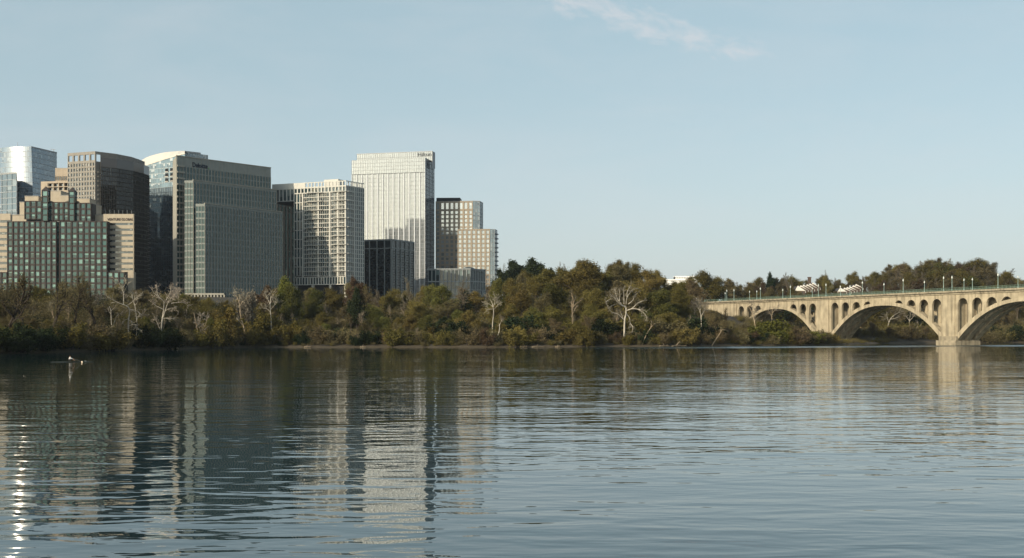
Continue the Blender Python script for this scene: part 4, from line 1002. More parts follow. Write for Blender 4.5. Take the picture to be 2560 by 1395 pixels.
def lamps():
    near = [1754, 1817, 1835, 1901, 1976, 2046, 2065, 2156, 2258, 2359, 2380, 2495]; far = [1762, 1813, 1874, 1892, 1957, 2031, 2101, 2125, 2210, 2311, 2410, 2431, 2545]
    pr = lamp_proto(); first = True
    ordn = ['first', 'second', 'third', 'fourth', 'fifth', 'sixth', 'seventh', 'eighth', 'ninth', 'tenth', 'eleventh', 'twelfth', 'thirteenth']
    for lst, o, zz, w in ((near, -.1, 1.12, 'taller-looking pale green bridge lamp along the near railing'), (far, WID+.1, 1.0, 'shorter-looking pale green bridge lamp along the far railing')):
        for i, px in enumerate(lst):
            c = pr if first else copy_thing(pr); first = False
            s = s_px_at(px, o); c.location = bp(s, o, Z_TOP+.05); c.scale = (1.15, 1.15, zz)
            tag(c, f'{w}, {ordn[i]} from the left', 'street lamp', 'bridge lamps')
lamps()
# ---------------------------------------------------------------- trees
m_bark = mat_solid('grey_brown_bark', (0.085, 0.068, 0.05), 0.95, .25, 1.5); m_barkd = mat_solid('dark_bark', (0.035, 0.028, 0.022), 0.95, .25, 1.5)
m_syc = mat_solid('white_sycamore_bark', (0.44, 0.395, 0.32), 0.85, .3, .9, .4); m_beigeb = mat_solid('beige_bark', (0.36, 0.28, 0.19), 0.9, .2, .8, .2)
LEAF = {
 'olive': mat_leaf('olive_leaf', (0.072, 0.062, 0.021), (0.210, 0.172, 0.055)),
 'green': mat_leaf('green_leaf', (0.060, 0.062, 0.020), (0.172, 0.166, 0.050)),
 'bright': mat_leaf('yellow_green_leaf', (0.070, 0.075, 0.018), (0.175, 0.176, 0.044)),
 'brown': mat_leaf('brown_bud_twig', (0.068, 0.056, 0.030), (0.190, 0.156, 0.080), 0.15),
 'red': mat_leaf('reddish_bud', (0.060, 0.043, 0.028), (0.155, 0.108, 0.066), 0.15),
 'bare': mat_leaf('grey_twig', (0.095, 0.084, 0.060), (0.215, 0.190, 0.135), 0.1),
 'dark': mat_leaf('dark_needle', (0.010, 0.016, 0.010), (0.035, 0.046, 0.020), 0.1),
 'gold': mat_leaf('golden_leaf', (0.110, 0.086, 0.026), (0.235, 0.180, 0.056)),
 'palebark': mat_leaf('pale_twig', (0.16, 0.138, 0.108), (0.32, 0.28, 0.22), 0.05),
 'white': mat_leaf('white_blossom', (0.11, 0.095, 0.07), (0.27, 0.235, 0.18)),
}
def rot_about(d, ang, az):
    a = d.orthogonal().normalized(); b = d.cross(a)
    return (d*math.cos(ang)+(a*math.cos(az)+b*math.sin(az))*math.sin(ang)).normalized()
class Tree:
    """grows a tree: trunk and limbs go into one mesh, fine twigs and leaves into another"""
    def __init__(s, seed, tw=0.05): s.r = random.Random(seed); s.t = MB(); s.c = MB(); s.tips = []; s.tw = tw
    def ribbon(s, p, q, w0, w1):
        d = q-p; side = d.cross(Vector((s.r.uniform(-1, 1), s.r.uniform(-1, 1), s.r.uniform(-1, 1))))
        if side.length < 1e-5: return
        side.normalize(); s.c.quad(p-side*w0, p+side*w0, q+side*w1, q-side*w1)
    def leaf(s, p, size, flat=0.0):
        r = s.r; a = Vector((r.uniform(-1, 1), r.uniform(-1, 1), r.uniform(-1, 1)*(1-flat))).normalized(); b = a.orthogonal().normalized()
        b = (b*math.cos(r.random()*6.3)+a.cross(b)*math.sin(r.random()*6.3)).normalized(); w = size*r.uniform(.6, 1.2)
        s.c.quad(p-a*w*.5, p+b*w*.32, p+a*w*.5, p-b*w*.32)
    def grow(s, p, d, L, rad, lev, P):
        r = s.r; n = P['seg'][lev]; pts = [p.copy()]; dd = d.copy()
        for i in range(n):
            dd = (dd+Vector((r.gauss(0, 1), r.gauss(0, 1), r.gauss(0, 1)))*P['wander'][lev]+Vector((0, 0, P['trop'][lev]))).normalized(); p = p+dd*(L/n); pts.append(p.copy())
        e = P['taper'][lev]; rads = [rad*(1-(1-e)*i/n) for i in range(n+1)]
        if lev <= P['wood']: s.t.tube(pts, rads, 5 if lev == 0 else 4, cap=False)
        else:
            for i in range(n): s.ribbon(pts[i], pts[i+1], max(s.tw, rads[i]), max(s.tw*.7, rads[i+1]))
        if lev >= P['max']:
            for k in range(P['nleaf']):
                t = r.uniform(.15, 1.05)*n; i = min(n-1, int(t)); q = pts[i].lerp(pts[i+1], t-i)
                j = P['lspread']; s.leaf(q+Vector((r.gauss(0, j), r.gauss(0, j), r.gauss(0, j))), P['lsize'])
            return
        k = P['kids'][lev]; k = max(1, int(k*r.uniform(.8, 1.25)+.5)); az = r.random()*6.3
        for j in range(k):
            t = P['start'][lev]+(1-P['start'][lev])*((j+r.random()*.8)/k); t = min(t, .999)
            i = int(t*n); q = pts[i].lerp(pts[i+1], t*n-i); dl = (pts[i+1]-pts[i]).normalized(); az += 2.4+r.uniform(-.5, .5)
            an = R(r.uniform(*P['ang'][lev])); nd = rot_about(dl, an, az)
            sh = P['shape'](t) if lev == 0 else (1-.45*t)
            s.grow(q, nd, L*P['ratio'][lev]*sh*r.uniform(.75, 1.2), rads[i]*.62, lev+1, P)
        if lev < P['max']:          # leader carries on
            s.grow(pts[-1], dd, L*P['ratio'][lev]*.55, rads[-1], lev+1, P)
def P_(**k):
    d = dict(seg=[5, 5, 4, 3, 2], wander=[.10, .18, .22, .25, .3], trop=[.05, .06, .06, .05, .04], taper=[.45, .35, .3, .4, .5], wood=2, max=3, nleaf=10, lspread=.35, lsize=.5,
             kids=[8, 7, 7, 0], start=[.32, .25, .2, .1], ang=[(35, 65), (30, 60), (25, 60), (20, 60)], ratio=[.55, .5, .5, .5], shape=lambda t: 1.15-.7*t)
    d.update(k); return d
PROTO = {}
def add_proto(kind, tree, trunk_mat, crown_mat, height=None):
    z = [v[2] for v in tree.t.v]+[v[2] for v in tree.c.v]; h = np.percentile(z, 99.5)
    x = [abs(v[0]) for v in tree.c.v]; w = np.percentile(x, 96) if x else 1
    PROTO.setdefault(kind, []).append((tree.t.mesh('trunk', trunk_mat) if tree.t.f else None, tree.c.mesh('crown', crown_mat), h, w))
def make_protos():
    V = Vector; up = V((0, 0, 1)); o = V((0, 0, -.6))
    for sd in range(5):      # wide leafy, early-spring olive
        t = Tree(100+sd); t.grow(o, up, 9.5, .38, 0, P_(kids=[10, 7, 7, 0], nleaf=24, lsize=.30, lspread=.48, start=[.22, .2, .2, .1], ang=[(35, 75), (30, 60), (25, 60), (20, 60)])); add_proto('olive', t, m_bark, LEAF['olive'])
    for sd in range(3):
        t = Tree(140+sd); t.grow(o, up, 9, .36, 0, P_(kids=[10, 8, 7, 0], nleaf=24, lsize=.30, lspread=.48, start=[.2, .2, .2, .1])); add_proto('green', t, m_bark, LEAF['green'])
    for sd in range(2):
        t = Tree(160+sd); t.grow(o, up, 9, .36, 0, P_(kids=[10, 8, 8, 0], nleaf=24, lsize=.30, lspread=.45, start=[.2, .2, .2, .1])); add_proto('bright', t, m_bark, LEAF['bright'])
    for sd in range(4):      # twiggy brown
        t = Tree(200+sd, .035); t.grow(o, up, 10, .34, 0, P_(max=4, kids=[9, 6, 6, 4], nleaf=5, lsize=.26, lspread=.30, ang=[(25, 60), (25, 55), (25, 60), (20, 60)], seg=[5, 5, 4, 3, 2], start=[.3, .2, .15, .1, .1])); add_proto('brown', t, m_bark, LEAF['brown'])
    for sd in range(2):
        t = Tree(230+sd, .035); t.grow(o, up, 10, .34, 0, P_(max=4, kids=[9, 6, 6, 4], nleaf=6, lsize=.28, lspread=.25, ang=[(20, 50), (25, 55), (25, 60), (20, 60)], start=[.3, .2, .15, .1, .1])); add_proto('red', t, m_bark, LEAF['red'])
    for sd in range(4):      # leafless grey
        t = Tree(260+sd, .035); t.grow(o, up, 11, .34, 0, P_(max=4, kids=[7, 6, 5, 4], nleaf=0, ang=[(18, 45), (20, 50), (20, 50), (20, 50)], start=[.35, .25, .2, .1, .1], trop=[.05, .1, .08, .06, .05])); add_proto('bare', t, m_bark, LEAF['bare'])
    for sd in range(3):      # slender and pale-trunked
        t = Tree(270+sd, .035); t.grow(o, up, 13, .30, 0, P_(max=4, kids=[6, 5, 5, 4], nleaf=1, lsize=.25, ang=[(15, 40), (20, 50), (20, 50), (20, 50)], start=[.4, .25, .2, .1, .1], trop=[.03, .1, .08, .06, .05], wood=2)); add_proto('pale', t, m_beigeb, LEAF['bare'])
    for sd in range(3):      # dark bare with heavy limbs
        t = Tree(280+sd, .04); t.grow(o, up, 11, .42, 0, P_(max=4, kids=[7, 6, 5, 3], nleaf=1, lsize=.25, ang=[(20, 55), (25, 55), (20, 50), (20, 50)], start=[.3, .25, .2, .1, .1], wander=[.14, .22, .24, .25, .3])); add_proto('darkbare', t, m_barkd, LEAF['brown'])
    for sd in range(2):      # evergreen broad crown
        t = Tree(300+sd); t.grow(o, up, 9, .36, 0, P_(kids=[11, 8, 7, 0], nleaf=13, lsize=.5, lspread=.4, start=[.15, .2, .2, .1])); add_proto('dark', t, m_barkd, LEAF['dark'])
    for sd in range(2):      # conifer
        t = Tree(320+sd); r = t.r; t.t.tube([V((0, 0, -.6)), V((0, 0, 8)), V((.2, 0, 17))], [.35, .22, .04], 6, cap=False)
        for k in range(46):
            z = 2+14.6*k/46; L = (17.3-z)*.34*r.uniform(.7, 1.15)+.3; a = k*2.4; p = V((0, 0, z)); d = V((math.cos(a), math.sin(a), .05)); q = p+d*L+V((0, 0, -.12*L)); t.t.tube([p, q], [.07, .02], 4, cap=False)
            for j in range(int(14+10*L)): 
                u = r.uniform(.2, 1.05); t.leaf(p.lerp(q, u)+V((r.gauss(0, .25), r.gauss(0, .25), r.gauss(-.12, .15)))*(.5+L*.18), .62, .4)
        add_proto('conifer', t, m_barkd, LEAF['dark'])
    def shrub(seed, kind, mat, stems, L, **kw):
        t = Tree(seed, .03); r = t.r
        for k in range(stems):
            a = r.random()*6.3; d = V((math.cos(a)*r.uniform(.15, .75), math.sin(a)*r.uniform(.15, .75), 1)).normalized()
            t.grow(V((r.gauss(0, .5), r.gauss(0, .5), -.4)), d, L*r.uniform(.6, 1.1), .09, 1, P_(wood=1, max=3, kids=[0, 9, 6, 0], start=[0, .1, .1, .1], ratio=[.5, .45, .5, .5], **kw))
        add_proto(kind, t, m_barkd, mat)
    for sd in range(3): shrub(400+sd, 'shrub_olive', LEAF['olive'], 9, 3.6, nleaf=8, lsize=.34, lspread=.25)
    for sd in range(3): shrub(420+sd, 'shrub_brown', LEAF['brown'], 11, 3.6, nleaf=4, lsize=.26, lspread=.25)
    for sd in range(2): shrub(440+sd, 'shrub_dark', LEAF['dark'], 10, 3.6, nleaf=9, lsize=.34, lspread=.25)
    for sd in range(2): shrub(450+sd, 'shrub_gold', LEAF['gold'], 9, 3.6, nleaf=7, lsize=.32, lspread=.25)
    for sd in range(2): shrub(460+sd, 'shrub_bright', LEAF['bright'], 10, 3.4, nleaf=9, lsize=.34, lspread=.25)
    for sd in range(1): shrub(470+sd, 'shrub_white', LEAF['white'], 9, 3.6, nleaf=5, lsize=.26, lspread=.25)
    for sd in range(2): shrub(480+sd, 'shrub_red', LEAF['red'], 10, 3.6, nleaf=4, lsize=.26, lspread=.25)
make_protos()

KIND_TXT = {'pale': ('', 'slender pale-trunked bare tree'), 'olive': ('olive_tree_crown', 'spreading olive-leafed tree'), 'green': ('', 'mid-green budding tree'), 'bright': ('', 'bright yellow-green tree'), 'brown': ('', 'twiggy brown tree'), 'red': ('', 'reddish budding tree'),
  'bare': ('', 'leafless grey tree'), 'darkbare': ('', 'dark-limbed bare tree'), 'dark': ('', 'dark evergreen tree'), 'conifer': ('', 'dark pointed conifer'), 'shrub_olive': ('', 'olive shrub'), 'shrub_brown': ('', 'tangled brown shrub'),
  'shrub_dark': ('', 'dark green shrub'), 'shrub_gold': ('', 'golden-yellow shrub'), 'shrub_bright': ('', 'bright green shrub'), 'shrub_white': ('', 'whitish blossoming shrub'), 'shrub_red': ('', 'rusty red shrub')}
MARKS = [(-400, 'the curved glass tower'), (62, "the teal office's left half"), (145, "the teal office's right half"), (270, 'the beige banded office'), (340, 'the domed tower'), (440, "the stepped tower's left edge"), (520, "the stepped tower's middle"), (610, "the stepped tower's right side"),
  (705, 'the dark gap by the apartments'), (770, 'the white apartments'), (870, "the apartments' right corner"), (925, 'the dark glass block'), (1035, 'the pale hotel'), (1090, 'the tan tower'), (1180, "the tan tower's right edge"), (1250, 'the dark hilltop thicket'), (1340, 'the dip right of the thicket'), (1420, 'the tallest treetops'),
  (1500, 'the big dead tree'), (1620, "the dead tree's right side"), (1680, 'the far white building'), (1745, "the bridge's left end"), (1845, 'the smaller left arch'), (1960, 'the stepped brick houses'), (2070, 'the white-fronted houses'), (2200, "the middle arch's crown"), (2300, 'the last river pier'), (2400, 'the right-hand arch'), (2490, "the view's right edge")]
ROW_TXT = {'w': 'at the water under', 'l': 'low under', 'm': 'mid-bank under', 't': 'topping the bank by', 'b': 'behind the treetops by', 'f': 'on the skyline above', 'u': 'on the far shore beyond'}
placed = []
rt = random.Random(5)
NAMES = {'conifer': 'conifer_tree'}
MASS = []
def mass(kind, px, D, top_py, wid=1.0):
    """a tree of the far wood that reads only as part of one mass"""
    x, y = XY(px, D); z = ground_z(x, y); pr = rt.choice(PROTO[kind]); s = max(4, ZZ(top_py, D)-z)/pr[2]
    MASS.append((kind, pr, (x, y, z), s, s*wid, rt.random()*6.3))
def build_mass(name):
    V, Fc, mi, mats, n = [], [], [], [], 0
    for kind, pr, p, s, sw, a in MASS:
        for me in pr[:2]:
            if me is None: continue
            k = len(me.vertices); co = np.empty(k*3); me.vertices.foreach_get('co', co); co = co.reshape(-1, 3); c, q = math.cos(a), math.sin(a)
            V.append(np.stack([p[0]+(co[:, 0]*c-co[:, 1]*q)*sw, p[1]+(co[:, 0]*q+co[:, 1]*c)*sw, p[2]+co[:, 2]*s], 1))
            lv = np.empty(len(me.loops), dtype=np.int32); me.loops.foreach_get('vertex_index', lv); Fc.append(lv.reshape(-1, 4)+n); n += k
            m = me.materials[0]
            if m not in mats: mats.append(m)
            mi.append(np.full(len(me.polygons), mats.index(m), dtype=np.int32))
    V = np.concatenate(V); Fc = np.concatenate(Fc); me = bpy.data.meshes.new(name); nf = len(Fc)
    me.vertices.add(len(V)); me.vertices.foreach_set('co', V.ravel()); me.loops.add(nf*4); me.loops.foreach_set('vertex_index', Fc.ravel().astype(np.int32))
    me.polygons.add(nf); me.polygons.foreach_set('loop_start', np.arange(0, nf*4, 4, dtype=np.int32))
    for m in mats: me.materials.append(m)
    me.polygons.foreach_set('material_index', np.concatenate(mi)); me.update(); me.validate()
    o = bpy.data.objects.new(name, me); COL.objects.link(o); tag(o, kind='stuff')
def plant(kind, px, D, top_py=None, row='m', height=None, wid=1.0, label=None, base=None):
    x, y = XY(px, D); z = ground_z(x, y) if base is None else base
    if height is None: height = max(1.5, ZZ(top_py, D)-z)
    pr = rt.choice(PROTO[kind]); s = height/pr[2]
    nm = 'shrub' if kind.startswith('shrub') else NAMES.get(kind, 'tree')
    e = empty(nm, (x, y, z)); e.scale = (s*wid, s*wid, s); e.rotation_euler = (rt.gauss(0, .03), rt.gauss(0, .03), rt.random()*6.3)
    for n, me in (('trunk', pr[0]), ('crown', pr[1])):
        if me is None: continue
        ob = bpy.data.objects.new(n, me); COL.objects.link(ob); ob.parent = e
    placed.append([e, kind, px, row, label]); return e
ORD = {2: ['left', 'right'], 3: ['leftmost', 'middle', 'rightmost']}
ON = ['leftmost', 'second', 'third', 'fourth', 'fifth', 'sixth', 'seventh', 'eighth', 'ninth', 'tenth', 'eleventh', 'twelfth']+['farthest right']*30
def label_all():
    g = {}
    for it in placed:
        e, kind, px, row, lab = it
        cat = 'shrub' if kind.startswith('shrub') else 'tree'; e['category'] = cat
        if lab: e['label'] = lab; continue
        mk = [t for p, t in MARKS if px >= p][-1]
        g.setdefault((KIND_TXT[kind][1], row, mk), []).append(it)
    for (kt, row, mk), l in g.items():
        l.sort(key=lambda q: q[2]); n = len(l)
        for i, (e, kind, px, row, _) in enumerate(l):
            base = f"{kt} {ROW_TXT[row]} {mk}"
            if n == 2: base = f"{ORD[2][i]} {base}" if False else f"{base}, {'left' if i == 0 else 'right'} of two"
            elif n == 3: base = f"{base}, {ORD[3][i]} of three"
            elif n > 3: base = f"{base}, {ON[i]} from left"
            e['label'] = base
            e['group'] = {'w': 'shoreline growth', 'l': 'lower bank trees', 'm': 'middle bank trees', 't': 'upper bank trees', 'b': 'trees behind the bank', 'f': 'far hill trees', 'u': 'trees beyond the bridge'}[row]

# canopy top line of the photograph (column, row)
TOPX = [-150, 0, 30, 60, 100, 170, 245, 300, 360, 440, 480, 520, 560, 600, 640, 680, 705, 740, 780, 820, 850, 880, 905, 930, 960, 1000, 1040, 1060, 1100, 1150, 1180, 1215, 1240, 1270, 1300, 1340, 1390, 1420, 1450, 1490, 1540, 1570, 1610, 1640, 1665, 1685, 1700, 1720, 1765, 1800, 1830, 1850]
TOPY = [700, 705, 700, 716, 712, 700, 712, 715, 728, 738, 735, 742, 745, 736, 730, 722, 716, 722, 722, 724, 720, 710, 706, 714, 722, 722, 718, 720, 712, 716, 724, 724, 706, 706, 684, 690, 668, 664, 656, 672, 656, 660, 670, 674, 690, 704, 706, 696, 680, 688, 697, 706]
topy = lambda px: float(np.interp(px, TOPX, TOPY))
def D_at(px, d):
    """distance at which the ray through column px is d metres behind the shoreline"""
    k = (px-1280)/F; y = 400.0
    for _ in range(40): y = .5*y+.5*(shore(k*y)+d)
    return y
def pick(px, row):
    r = rt.random()
    if row in 'ml' and rt.random() < (.30 if px < 1240 else .2): return 'pale'
    if px < 440: tbl = [('darkbare', .38), ('brown', .34), ('bare', .14), ('olive', .10), ('green', .04)]
    elif px < 720: tbl = [('olive', .34), ('brown', .30), ('red', .14), ('green', .14), ('bare', .08)]
    elif px < 1240: tbl = [('olive', .42), ('brown', .27), ('green', .17), ('dark', .07), ('bare', .07)]
    elif px < 1740: tbl = [('olive', .58), ('brown', .20), ('green', .17), ('bare', .05)]
    else: tbl = [('olive', .34), ('brown', .40), ('green', .16), ('bare', .10)]
    for k, p in tbl:
        r -= p
        if r < 0: return k
    return tbl[0][0]
def forest():
    # top row: crowns that make the skyline of the wood
    px = -40.0
    while px < 1850:
        d = rt.uniform(88, 118) if px < 1250 else rt.uniform(95, 135); D = D_at(px, d)
        if 1240 < px < 1850: D = min(D, 560)
        if px > 1742: D = rt.uniform(668, 700)
        plant(pick(px, 't'), px, D, topy(px)+rt.uniform(-3, 9), 't', wid=rt.uniform(1.15, 1.6)); px += rt.uniform(25, 42)
    # middle rows
    for d0, d1, row, k0, k1, st in ((52, 78, 'm', .22, .36, (30, 46)), (26, 44, 'm', .40, .56, (29, 45)), (10, 20, 'l', .56, .74, (30, 48))):
        px = -30.0+rt.random()*20
        while px < 1850:
            if px > 1745 and row == 'm': break
            D = D_at(px, rt.uniform(d0, d1)); a = topy(px); b = YH+H*F/D
            if px > 1745: a = float(np.interp(px, [1745, 1790, 1850], [730, 760, 800])); a -= (b-a)*.6/.4*.55
            f = rt.uniform(k0, k1)
            if row == 'l' and rt.random() < .35: kind = rt.choice(['shrub_olive', 'shrub_brown', 'shrub_brown', 'shrub_dark'])
            else: kind = pick(px, row)
            if 1380 < px < 1640 and row == 'm' and f > .35: f += .06
            if D < 520 or px < 1780: plant(kind, px, D, a+(b-a)*f, row, wid=rt.uniform(1.25, 1.7))
            px += rt.uniform(*st)
    # water's edge thicket
    px = -30.0
    while px < 2085:
        D = D_at(px, rt.uniform(1.5, 6)); kind = rt.choices(['shrub_olive', 'shrub_brown', 'shrub_dark', 'shrub_gold', 'shrub_red'], [.34, .38, .16, .05, .07] if px > 430 else [.06, .42, .52, 0, 0])[0]  # left stretch weighted to dark foliage, standing in for shadow on that bank
        plant(kind, px, D, None, 'w', height=rt.uniform(3.0, 6.2) if px < 1840 else rt.uniform(2.8, 4.8), wid=rt.uniform(1.0, 1.5)); px += rt.uniform(20, 38)
forest()
def specials():
    P = plant
    P('bright', 711, D_at(711, 62), 697, 't', wid=.85, label='bright yellow-green round tree standing against the dark gap beside the white apartments')
    P('green', 722, D_at(722, 50), 716, 't', wid=1.0)
    P('shrub_white', 602, D_at(602, 55), 728, 't', height=None, wid=.6, label='pale blossoming tree at the foot of the stepped grey tower')
    P('red', 665, D_at(665, 66), 716, 't', wid=1.1); P('red', 905, D_at(905, 70), 697, 't', wid=1.0, label='reddish budding tree overlapping the corner of the white apartments')
    P('darkbare', 890, D_at(890, 40), 712, 'm', wid=.8, label='ivy-dark upright tree between the white apartments and the dark glass block')
    P('dark', 893, D_at(893, 38), 724, 'm', wid=.7)
    P('bare', 1033, D_at(1033, 60), 690, 't', wid=.8, label='pale leafless fan-shaped tree in front of the dark glass block')
    P('bare', 1150, D_at(1150, 66), 698, 't', wid=1.1, label='pale leafless tree in front of the glass podium'); P('conifer', 1160, D_at(1160, 70), 728, 't', wid=1.6, label='dark evergreen below the right edge of the glass podium')
    P('green', 1243, D_at(1243, 70), 700, 't', wid=.8)
    # dark thicket on the hilltop
    for px, py, w in ((1262, 676, .9), (1285, 664, 1.1), (1312, 655, 1.2), (1335, 650, 1.2), (1358, 664, 1.1), (1378, 674, 1.0)): P('dark', px, 640+rt.uniform(-10, 15), py, 'b', wid=w, base=ground_z(*XY(px, 640)))
    P('bare', 1262, 655, 658, 'b', wid=.7); P('olive', 1310, 560, 678, 't', wid=1.3)
    P('bare', 1400, 600, 654, 'b', wid=.8); P('bare', 1415, 605, 658, 'b', wid=.8); P('bare', 1640, 560, 668, 't', wid=1.0)
    for px, py in ((1440, 655), (1465, 660), (1535, 654), (1560, 656)): P('olive', px, 560, py, 't', wid=1.1)
    P('olive', 1684, D_at(1684, 95), 706, 't', wid=1.3); P('olive', 1712, D_at(1712, 90), 706, 't', wid=1.4); P('brown', 1735, D_at(1735, 80), 700, 't', wid=1.2); P('olive', 1700, D_at(1700, 60), 724, 't', wid=1.3)
    P('conifer', 1770, 672, 686, 't', wid=1.5, label='broad dark conifer above the left end of the bridge')
    # scrub and small trees at the foot of the bridge
    P('shrub_bright', 1925, D_at(1925, 8), None, 'w', height=8.6, wid=1.5, label='big bright green bush under the smaller left arch'); P('shrub_bright', 1945, D_at(1945, 3), None, 'w', height=5.0, wid=1.4)
    P('shrub_bright', 2033, D_at(2033, 3), None, 'w', height=5.0, wid=1.3); P('shrub_red', 1985, D_at(1985, 6), None, 'w', height=6.5, wid=1.4); P('shrub_brown', 2008, D_at(2008, 5), None, 'w', height=6.5, wid=1.2)
    P('shrub_brown', 2055, D_at(2055, 4), None, 'w', height=5.5, wid=1.3); P('shrub_red', 1885, D_at(1885, 4), None, 'w', height=4.2, wid=1.3)
    P('brown', 1825, D_at(1825, 22), 812, 'l', wid=1.1); P('brown', 1795, D_at(1795, 20), 800, 'l', wid=1.0); P('darkbare', 1812, D_at(1812, 12), 770, 'l', wid=.8); P('brown', 1770, D_at(1770, 30), 776, 'l')
    # golden bushes, left of centre
    for px, h, d in ((535, 8, 5), (560, 11, 10), (640, 10, 9), (625, 7, 4), (700, 9, 12), (1295, 6, 6), (730, 6, 5)): P('shrub_gold', px, D_at(px, d), None, 'w', height=h, wid=.9)
    # beyond the bridge: wood on the far bank, seen through the arches
    px = 1830.0
    while px < 2620:
        for d, h in ((8, 7), (40, 14)):
            D = max(D_at(px, d), 560+d) if px > 2100 else 640+d*1.2
            kd = rt.choice(['brown', 'brown', 'olive', 'shrub_brown', 'darkbare', 'dark', 'bare']) if d > 10 else rt.choice(['shrub_brown', 'shrub_olive', 'shrub_dark', 'brown'])
            P(kd, px+rt.uniform(-8, 8), D+rt.uniform(-4, 4), None, 'u', height=h*rt.uniform(.8, 1.2), wid=1.25)
        px += 44
    # trees around the houses and along the far skyline
    fx = [1850, 1880, 1900, 1930, 1955, 1975, 2000, 2040, 2070, 2085, 2110, 2130, 2150, 2170, 2190, 2215, 2240, 2270, 2300, 2340, 2370, 2400, 2440, 2470, 2500, 2525, 2545, 2580]
    fy = [698, 702, 686, 698, 694, 680, 702, 700, 684, 694, 704, 676, 686, 690, 682, 668, 658, 655, 651, 646, 645, 647, 649, 655, 668, 684, 698, 706]
    fyi = lambda q: float(np.interp(q, fx, fy))
    px = 1845.0
    while px < 2590:
        D = 870+rt.uniform(-15, 25) if px > 2190 else 880+rt.uniform(-10, 20)
        k = rt.choices(['brown', 'bare', 'olive'], [.25, .5, .25])[0]
        P(k, px, D, fyi(px)+rt.uniform(-2, 6), 'f', wid=rt.uniform(1.1, 1.5)); px += rt.uniform(13, 19)
    for D, lo in ((820, 14), (770, 32), (715, 50)):
        px = 2150.0+rt.random()*10 if D > 720 else 2200.0
        while px < 2600:
            py = min(fyi(px)+lo*rt.uniform(.85, 1.15), 728)
            mass(rt.choices(['brown', 'olive', 'bare', 'red', 'green'], [.28, .34, .22, .06, .10])[0], px, D+rt.uniform(-12, 12), py, wid=rt.uniform(1.0, 1.35)); px += rt.uniform(17, 26)
    for D, y0, y1, a, c in ((860, 704, 716, 1850, 1990), (770, 718, 730, 1850, 2200), (720, 728, 738, 1850, 2200), (860, 706, 716, 2045, 2160)):
        px = a
        while px < c:
            if not (D < 800 and (1988 < px < 2046 or 2088 < px < 2160) and y0 < 725): mass(rt.choice(['brown', 'brown', 'red', 'olive']), px, D, rt.uniform(y0, y1), wid=1.2)
            px += rt.uniform(20, 30)
    P('dark', 1925, 865, 684, 'f', wid=.6, label='small dark evergreen standing up from the far skyline left of the brick chimney'); P('bare', 1975, 860, 678, 'f', wid=.8); P('olive', 2065, 850, 690, 'f', wid=.7); P('bare', 2076, 856, 674, 'f', wid=.6)
specials()
build_mass('far_woods')

# hand-shaped pale trees, limbs laid out one by one
def limb_tree(name, label, px0, py0, sc, D, limbs, r0, mat, twigs=8, tl=2.0, seed=1, base=None, cat='tree', shift=(0, 0)):
    rg = random.Random(seed)
    bx0 = px0+limbs[0][0][0]/sc
    D = D_at(bx0, D)
    r0 *= .62
    conv = lambda q: P3(px0+q[0]/sc+shift[0], py0+q[1]/sc+shift[1], D)
    first = conv(limbs[0][0]); gx = ground_z(first.x, D); root = tag(empty(name, (first.x, D, gx)), label, cat, None)
    yoff = {}
    def key(q): return (round(q[0]/26), round(q[1]/26))
    trunk = MB(); tw = Tree(seed, .055)
    for li, lb in enumerate(limbs):
        pts = [conv(q) for q in lb]; a = yoff.get(key(lb[0]), 0.0) if li else 0.0; sl = 0 if li == 0 else rg.uniform(-.55, .55); acc = 0
        for i in range(len(pts)):
            if i: acc += (pts[i]-pts[i-1]).length
            pts[i] = pts[i]+Vector((0, a+sl*acc+rg.gauss(0, .12), 0)); yoff.setdefault(key(lb[i]), a+sl*acc)
        if li == 0: pts = [Vector((pts[0].x, pts[0].y, gx-.6))]+pts
        # smooth the polyline
        sm = []
        for i in range(len(pts)-1):
            p0, p1, p2, p3 = pts[max(0, i-1)], pts[i], pts[i+1], pts[min(len(pts)-1, i+2)]
            for t in (0, .34, .67): sm.append(.5*((2*p1)+(p2-p0)*t+(2*p0-5*p1+4*p2-p3)*t*t+(3*p1-p0-3*p2+p3)*t**3))
        sm.append(pts[-1]); n = len(sm)
        ra = r0 if li == 0 else r0*(lb_r(li)); re = ra*(.45 if li == 0 else .22)
        trunk.tube(sm, [ra+(re-ra)*i/(n-1) for i in range(n)], 6 if li == 0 else 5)
        tot = sum((sm[i+1]-sm[i]).length for i in range(n-1))
        if li:
            for k in range(int(twigs*tot/3)):
                i = rg.randrange(n//3, n-1); d = (sm[i+1]-sm[i]).normalized()
                tw.grow(sm[i], rot_about(d, R(rg.uniform(25, 65)), rg.random()*6.3), tl*rg.uniform(.5, 1.2), .04, 2, P_(wood=1, max=3, kids=[0, 0, 4, 0], nleaf=0, seg=[3, 3, 3, 2]))
    trunk.build('trunk', mat, root)
    if tw.c.f: tw.c.build('crown', LEAF['palebark'], root)
    if tw.t.f: tw.t.build('branch', mat, root)
    return root
lb_r = lambda i: .44 if i < 4 else .30
S = limb_tree
